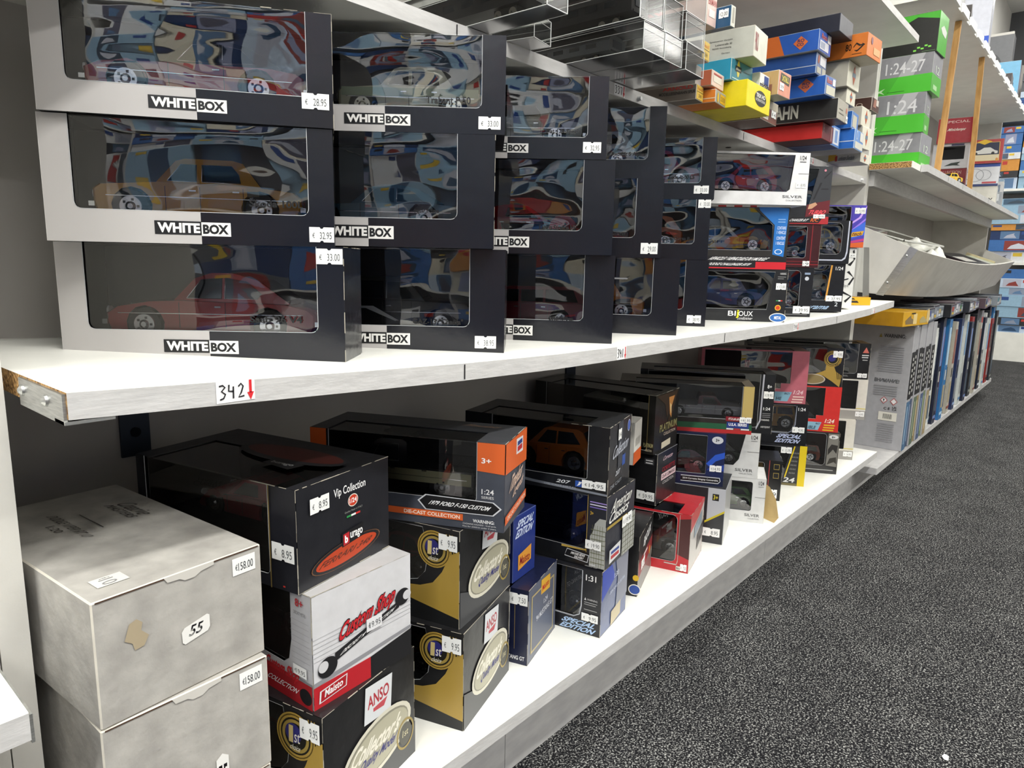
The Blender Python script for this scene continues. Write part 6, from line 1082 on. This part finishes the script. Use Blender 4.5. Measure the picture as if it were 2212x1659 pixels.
# loose miniature vehicles on the shelf edge
cols_ = [('#d0a82a', 'yellow'), ('#17171a', 'black'), ('#c8c4b4', 'cream'), ('#1c1c1e', 'dark'), ('#d8d4c8', 'ivory'), ('#8c2420', 'red')]
for i, (c, nm) in enumerate(cols_):
    mtx = Matrix.Translation((2.80+.16*i, .03-.008*(i % 2), BZ+.0002)) @ Matrix.Rotation(R(-30+23*i), 4, 'Z')
    car('miniature_car', 'loose %s miniature car lying on the far shelf edge' % nm, None, 0, .085, 0, .034, ('sedan', 'pickup', 'suv')[i % 3], c, trim=False, matrix=mtx)
# high shelf
fbox('carton', 'dark American Muscle box on the high shelf', (2.98, .03, 1.4955), -82, .20, .12, .10, '#2e2826', art=(('t', 'F', 'AMERICAN', .30, .42, .95, .66, '#c8c4c0', .1, 1.2), ('t', 'F', 'MUSCLE', .36, .16, .88, .38, '#b4423a', .1, 1.2)))
fbox('carton', 'tall white box with blue foot on the high shelf', (3.20, .0, 1.4955), -85, .12, .10, .21, '#c9ccd8', cols={'B': '#3a5ac0'}, art=(('r', 'F', 0, 0, 1, .2, '#2c56c4'), ('t', 'F', '1:18', .4, .08, .8, .16, '#e8ecf4', 0, .8)))
fbox('carton', 'navy box with pale blue side on the high shelf', (4.20, .0, 1.4955), -85, .22, .14, .17, '#222a54', cols={'F': '#6aa8cc', 'L': '#6aa8cc'}, art=(('p', 'F', [(.3, .1), (.9, .1), (.9, .4), (.3, .5)], '#3a5a78'), ('p', 'F', [(.5, .12), (.8, .2), (.7, .35), (.55, .3)], '#b87a2c')))
fbox('carton', 'dark car kit box with red emblem on the high shelf', (3.95, .0, 1.4955), -86, .2, .12, .06, '#3a3436', art=(('p', 'F', [(.3, .3), (.7, .3), (.8, .7), (.4, .7)], '#b4544a'),))
fbox('carton', 'black and yellow box on the high shelf above the green pile', (2.62, .01, 1.4955), -88, .2, .14, .16, '#1a1a1c', art=(('r', 'F', .7, .1, .75, .9, '#c9a83a'),))
fbox('carton', 'wide grey storage box with faint logo, back of the high shelf', (4.66, .10, 1.4955), -88, .22, .10, .42, '#6a6c70', art=(('o', 'F', .5, .6, .16, .2, '#4c4e52', 0, .7),))
# ---------------------------------------------------------------- standing kits on the base of the second bay
KZ = .0292
def kit(label, x, tk, hgt, cols, art, dep=.24, y=0, face=None, cat='kit box'):
    t = empty('kit_box', (x, y, KZ)); tag(t, label, cat); w = tk-.0012
    c = dict(cols); bev = .0007
    b = solid(t, w, dep, hgt, {'*': c['*'], 'F': c.get('spine', c['*']), 'L': c.get('side', c['*']), 'T': c.get('top', c['*'])}, .35, bev=bev, edge=c.get('edge', '#8a8a8a'))
    for i, op in enumerate(art): mb = MB(); art_shape(mb, frame(op[1], w, dep, hgt), op, .0005+.00006*i); mb.build(PRINT[op[0]], t)
    return t
GR = '#a0a0a4'
x = 2.486; RNG = random.Random(11)
for i in range(7):
    sp = (('r', 'F', 0, .42, 1, .80, '#1d1d20'), ('r', 'F', .05, 0, .95, .40, ('#4a6a8a', '#3a4a66', '#5a6a5a', '#8a7a54', '#4a5a7a', '#6a7a5a', '#9a8a6a')[i]), ('r', 'F', .3, .05, .55, .36, ('#8aa4bc', '#7a8aa4', '#9aa48a', '#c2b48a', '#8a9ab4', '#a4b08a', '#c8b898')[i]))+tuple(('r', 'F', .35, .46+.045*k, .65, .485+.045*k, '#b8b8b4') for k in range(7))
    side = ()
    if i == 0:
        side = (('t', 'L', 'WARNING:', .62, .905, .90, .935, '#3a3c40', 0, 1), ('p', 'L', [(.56, .905), (.60, .905), (.58, .935)], '#8a7a2a'), ('t', 'L', 'ВНИМАНИЕ!', .56, .545, .88, .575, '#3a3c40', 0, 1), ('t', 'L', 'R!', .34, .20, .38, .23, '#3a3c40', 0, 1),
                ('p', 'L', [(.66, .40), (.71, .37), (.76, .40), (.71, .43)], '#b0585a'), ('p', 'L', [(.672, .40), (.71, .378), (.748, .40), (.71, .422)], '#e4e4e4'), ('p', 'L', [(.79, .395), (.84, .365), (.89, .395), (.84, .425)], '#b0585a'), ('p', 'L', [(.802, .395), (.84, .373), (.878, .395), (.84, .417)], '#e4e4e4'), ('t', 'L', '!', .70, .388, .72, .412, '#2a2a2a', 0, 1), ('t', 'L', 'C E', .72, .325, .80, .345, '#2c2c2e', 0, .8), ('t', 'L', 'UK', .83, .34, .89, .355, '#2c2c2e', 0, .8), ('t', 'L', 'CA', .83, .322, .89, .337, '#2c2c2e', 0, .8), ('r', 'L', .66, .235, .90, .305, '#dedbd0'))+tuple(('r', 'L', .72+.012*k, .25, .726+.012*k, .29, '#4a4a4a') for k in range(10))+tuple(('r', 'L', .58+.01*(k % 2), .63+.018*k, .90, .637+.018*k, '#8d8d92') for k in range(12))+tuple(('r', 'L', .56, .44+.018*k, .87, .447+.018*k, '#8d8d92') for k in range(5))+tuple(('r', 'L', .66, .06+.018*k, .88, .066+.018*k, '#8d8d92') for k in range(9))
    kit(['silver-grey kit box with multilingual warning text on its side', 'silver-grey kit box with blue picture spine', 'silver-grey kit box with green picture spine', 'silver-grey kit box with sand picture spine', 'silver-grey kit box with navy picture spine', 'silver-grey kit box with olive picture spine', 'silver-grey kit box with beige picture spine, last of the silver ones'][i], x, .0545, .428+.004*(i % 3), {'*': GR, 'edge': '#b4b4b8'}, sp+side, y=-.005+.004*(i % 2))
    x += .0546
PAL = [('#c9cbc8', 'white', '#dfe0dc'), ('#bfc4c2', 'pale grey', '#5a86b4'), ('#23262c', 'black', '#7d8790'), ('#1c2238', 'navy', '#6d83b8'), ('#8e2420', 'red', '#1c1c1e'), ('#2c6ea8', 'blue', '#a8c8e0'), ('#1e2024', 'charcoal', '#8a8f8a'), ('#20242c', 'slate', '#c0b090'), ('#b0aca0', 'sand', '#8a4a3c'), ('#7d7f82', 'grey', '#b4443c'), ('#1b2c52', 'deep blue', '#88a0c8'), ('#141a2c', 'midnight', '#c8ccd4')]
i = 0
while x < 4.70:
    c, nm, c2 = PAL[i % 12]; tk = (.07, .055, .062, .05, .058, .06, .05)[i % 7]; hg = (.40, .37, .41, .43, .36, .42, .40, .38)[i % 8]
    a = (('r', 'F', .15, .55, .85, .92, c2), ('r', 'F', .2, .12, .8, .35, ('#4a5a6a', '#8a8f94', '#a89a7a')[i % 3]), ('r', 'F', .3, .40, .7, .50, '#c4c4c0' if i % 2 else '#26282c'), ('r', 'F', 0, .05, 1, .08, c2))
    kit('%s model kit standing on edge with %s spine, %s' % (nm, 'tall' if hg > .4 else 'short', ('near the silver-grey kits', 'midway along the base', 'near the far side panel')[min(2, i//12)]), x, tk, hg, {'*': c, 'edge': '#6a6a6a'}, a, y=.004*((i*7) % 5))
    x += tk+.0004; i += 1
# boxes lying on the standing kits
fbox('carton', 'yellow box with tank drawing, lying on the silver-grey kits', (2.30+.0, -.004, .468), -98, .20, .22, .046, '#c99a24', cols={'F': '#b8861c'}, edge='#a8821e', art=(('p', 'E', [(.10, .15), (.40, .15), (.42, .40), (.30, .55), (.28, .75), (.18, .60), (.08, .40)], '#7d6a4a'), ('r', 'E', .38, .12, .52, .85, '#d8c084'), ('p', 'E', [(.64, .15), (.90, .15), (.92, .35), (.84, .45), (.80, .60), (.72, .60), (.64, .40)], '#a89a6a'), ('e', 'E', .96, .6, .3, .5, '#c8b078'), ('r', 'E', .3, .82, .45, .92, '#3a3020')))
x = 2.56; i = 0
while x < 4.6:
    tk = (.17, .13, .16, .14)[i % 4]; c, nm = (('#23252a', 'black'), ('#2a2c34', 'dark'), ('#8d949c', 'grey'), ('#1c1d22', 'glossy black'), ('#5a4a52', 'plum'))[i % 5]
    fbox('carton', '%s kit lying flat on top of the standing kits, %s picture end' % (nm, ('blue', 'grey', 'sand', 'red', 'pale', 'green', 'white', 'brown', 'violet', 'navy', 'pink', 'gold', 'teal', 'cream', 'orange')[i % 15]), (x, -.02+.01*(i % 3), .466), -88, .2, tk-.004, (.05, .055, .045)[i % 3], c, edge='#8a8d92',
         art=(('r', 'E', .06, .12, .94, .88, '#6d7680'), ('r', 'E', .10, .45, .55, .80, ('#3a4a8a', '#8a8f98', '#b0a078', '#a04a3c', '#c8ccd0', '#4a7a54', '#dcdcdc', '#7a5a44', '#6a5a8a', '#24305a', '#b8788a', '#b89a4a', '#3a7a80', '#d0c8a8', '#c0703a')[i % 15]), ('r', 'E', .6, .2, .9, .6, '#b4b8bc'), ('r', 'E', .12, .2, .5, .38, '#c8a83a' if i % 2 else '#d4d8dc')), cat='kit box')
    x += tk; i += 1
# ---------------------------------------------------------------- contents of the sloping bin
def crumple(name, label, loc, sx, sy, sz, M, seed, cat='bag', rz=0, hi=.25):
    t = empty(name, loc, rz); tag(t, label, cat); n = 16; vs = []
    for j in range(n+1):
        for i in range(n+1):
            u, v = i/n-.5, j/n-.5; k = max(0, 1-(2*max(abs(u), abs(v)))**4)
            z = k*sz*(.55+.9*noise.noise((u*4, v*4, seed)))+abs(noise.noise((u*9, v*9, seed+5)))*sz*hi
            vs.append((u*sx+noise.noise((u*5, v*5, seed+9))*sx*.05, v*sy, z+v*sy*.35))
    fs = [(j*(n+1)+i, j*(n+1)+i+1, (j+1)*(n+1)+i+1, (j+1)*(n+1)+i) for j in range(n) for i in range(n)]
    mb = MB(); mb.mesh(vs, fs, M, True); mb.build('sheet', t); return t
BAGM = film_mat('bag_plastic', 1.5, .12, (.90, .90, .88), .6, 60); WHITEP = noisy('white_sprue_bag', '#d8d8d0', '#f0f0ea', 40, .3, .5, 4, bscale=60)
crumple('plastic_bag', 'white parts bag with printed label, sticking out of the bin', (2.75, .06, .70), .24, .16, .05, WHITEP, 3)
crumple('plastic_bag', 'large clear crumpled bag at the back of the bin', (2.60, .22, .70), .60, .26, .09, BAGM, 8)
crumple('plastic_bag', 'long clear bag hanging over the brown card in the bin', (2.42, .15, .72), .34, .20, .05, BAGM, 21)
t = empty('storage_tub', (2.235, .03, .66)); tag(t, 'translucent plastic tub with pale rim inside the bin', 'tub')
TUBM = film_mat('tub_plastic', 1.5, .15, (.86, .87, .84)); mb = MB()
W_, D_, H_ = .62, .20, .075; fl = [(.02, .02), (W_-.02, .02), (W_-.02, D_-.02), (.02, D_-.02)]; tp = [(0, 0), (W_, 0), (W_, D_), (0, D_)]
for k in range(4): mb.face([(*fl[k], 0), (*fl[(k+1) % 4], 0), (*tp[(k+1) % 4], H_), (*tp[k], H_)], TUBM)
mb.face([(*p, 0) for p in fl], TUBM); mb.build('tub_wall', t)
mb = MB(); M = mat('#cfd0c8', .25); c = [(*p, H_) for p in tp]; mb.tube(c+[c[0]], .004, M, 6); mb.build('rim', t); t.rotation_euler = (R(18), 0, 0)
for i, (nm, lab, lx, sz, c, rz) in enumerate((('carton', 'thin brown card sheet in the bin', 2.55, (.4, .2, .006), '#6a4a32', 4), ('kit_bag', 'black mesh-patterned pouch in the bin', 3.5, (.30, .14, .03), '#1c1a20', -8), ('carton', 'pale pink carded kit in the bin', 3.25, (.20, .12, .012), '#c49a94', 12), ('carton', 'grey barcode card in the bin', 3.12, (.14, .10, .010), '#9a9a98', -14), ('plastic_part', 'pink plastic runner frame in the bin', 3.42, (.12, .05, .02), '#b83a4c', 30), ('carton', 'small black card in the bin', 2.98, (.12, .07, .02), '#1b1b1c', 10), ('carton', 'orange card corner in the bin', 3.02, (.10, .10, .02), '#a05c24', 40), ('carton', 'pale green carded kit at the far end of the bin', 4.1, (.26, .14, .02), '#b0b8a0', -5), ('carton', 'buff carded kit at the far end of the bin', 4.35, (.22, .14, .02), '#c8bc98', 6))):
    t = empty(nm, (lx, .02, .672-.03*math.sin(PI*(lx-2.2)/2.5)+.01*(i % 3)), R(rz)); t.rotation_euler = (R(20), 0, R(rz)); tag(t, lab, 'kit part')
    solid(t, sz[0], sz[1], sz[2], {'*': c}, .4, edge=None, bev=.001)
    mb = MB(); mb.face([(sz[0]*.1, sz[1]*.15, sz[2]+.0004), (sz[0]*.6, sz[1]*.15, sz[2]+.0004), (sz[0]*.6, sz[1]*.6, sz[2]+.0004), (sz[0]*.1, sz[1]*.6, sz[2]+.0004)], mat('#c8c6c0' if i % 2 else '#8a6a58', .5)); mb.build('printed_panel', t)
# ---------------------------------------------------------------- rack across the end of the aisle, and the one behind the photographer
KC = [('#d4d6d8', 'white'), ('#b8c8dc', 'pale blue'), ('#3a6aa8', 'blue'), ('#1f3560', 'navy'), ('#b4302c', 'red'), ('#d8d2c0', 'cream'), ('#5a5e64', 'grey'), ('#8fb0c8', 'sky blue'), ('#2a2c30', 'black'), ('#c88a3c', 'orange')]
PIC = ['#44607a', '#8a94a8', '#8f96b4', '#8a3a34', '#5a7aa0', '#3a4a5a', '#b0b4c4', '#5a5a6a', '#c8ccd8', '#2c4a6c']
def kit_wall(rack_label, rack_name, where, along, x0, x1, fixed, facing, shelves, z0, seed, top, colw=(.30, .42), hs=(.045, .05, .06, .075, .09)):
    """rack of flat kit boxes; along = axis index the boxes run on, facing = sign of the visible side"""
    rnd = random.Random(seed); t = empty('shelf_rack', (0, 0, 0)); tag(t, rack_label, 'rack')
    dep = .30
    def bx(a0, a1, b0, b1, c0, c1, M, nm):
        mb = MB(); lo, hi = min(b0, b1), max(b0, b1)
        mb.box(*((a0, lo, c0, a1, hi, c1) if along == 0 else (lo, a0, c0, hi, a1, c1)), M); return mb.build(nm, t)
    bk = fixed-facing*dep
    bx(x0, x1, bk-facing*.02, bk, FZ, top, BACKP, 'back_panel'); bx(x0-.02, x0, bk, fixed-facing*.02, FZ, top, PANELM, 'side_panel'); bx(x1, x1+.02, bk, fixed-facing*.02, FZ, top, PANELM, 'side_panel')
    bx(x0, x1, bk, fixed, FZ, z0-.0006, MEL, 'plinth_board')
    for zz in shelves[1:]: bx(x0, x1, bk, fixed, zz-.018, zz-.0006, MEL, 'shelf')
    cnt = 0
    for si, zz in enumerate(shelves):
        zt = (shelves[si+1]-.03) if si+1 < len(shelves) else zz+.34
        a = x0+.01
        while a < x1-.2:
            w = min(rnd.uniform(*colw), x1-a-.005); z = zz
            while True:
                h = rnd.choice(hs)
                if z+h > zt: break
                ci = rnd.randrange(10); c, nm = KC[ci] if rnd.random() < .45 else KC[rnd.choice((0, 0, 1, 2, 3, 7))]; p = rnd.choice(PIC); cnt += 1
                if along == 0: loc = (a+(w-.008) if facing > 0 else a, fixed-facing*rnd.uniform(.0, .02), z); rz = PI if facing > 0 else 0
                else: loc = (fixed-facing*rnd.uniform(0, .02), a+(0 if facing > 0 else w-.008), z); rz = PI/2 if facing > 0 else -PI/2
                o = empty('kit_box', loc, rz); tag(o, '%s flat model kit box %s' % (nm, where), 'kit box', 'kit boxes '+where)
                W2 = w-.008; solid(o, W2, .22, h-.0006, {'*': c}, .35, edge=None)
                s0 = rnd.uniform(.04, .5); s1 = s0+rnd.uniform(.3, .45)
                for k, op in enumerate((('r', 'F', s0, .08, s1, .92, p), ('p', 'F', [(s0+.06, .2), (s1-.05, .2), (s1-.10, .55), (s0+.25, .7), (s0+.12, .5)], rnd.choice(PIC)), ('r', 'F', (s1+.03) % .8, .55, (s1+.03) % .8+.16, .85, rnd.choice(('#b83a34', '#2c4a8a', '#2a2a2c', '#d8b83a'))))):
                    mb = MB(); art_shape(mb, frame('F', W2, .22, h), op, .0006+.0001*k); mb.build(PRINT[op[0]], o)
                z += h
            a += w
kit_wall('white rack of kit boxes closing the end of the aisle', 'end', 'on the rack at the end of the aisle', 1, -.75, .44, 6.78, -1, [.16, .72, 1.30, 1.85], .16, 3, 2.3)
kit_wall('low white rack of kit boxes on the other side of the aisle', 'opp', 'on the low rack across the aisle', 0, -.55, .9, -1.75, 1, [.06, .48, .90], .06, 9, 1.3, (.34, .46), (.07, .085, .10, .12, .13))
kit_wall('tall white rack of kit boxes on the other side of the aisle', 'opp', 'on the tall rack across the aisle', 0, -2.2, -.60, -1.75, 1, [.06, .48, .90, 1.32, 1.74], .06, 19, 2.2, (.34, .44), (.07, .085, .10, .12))
kit_wall('white rack of kit boxes across the near end of the aisle', 'near', 'on the rack at the near end of the aisle', 1, -2.10, .30, -2.4, 1, [.06, .48, .90, 1.32, 1.74], .06, 15, 2.2, (.38, .48), (.085, .10, .12, .13))
# litter on the carpet
t = tag(empty('paper_scrap', (.98, -.40, FZ+.002)), 'tiny white paper scrap on the dark carpet', 'litter'); mb = MB(); V, F = fillpoly([(0, 0), (.008, .001), (.009, .007), (.003, .009), (-.001, .005)]); mb.mesh([(*v, .001+.3*v[0]) for v in V], F, PAPER); mb.build('scrap', t)
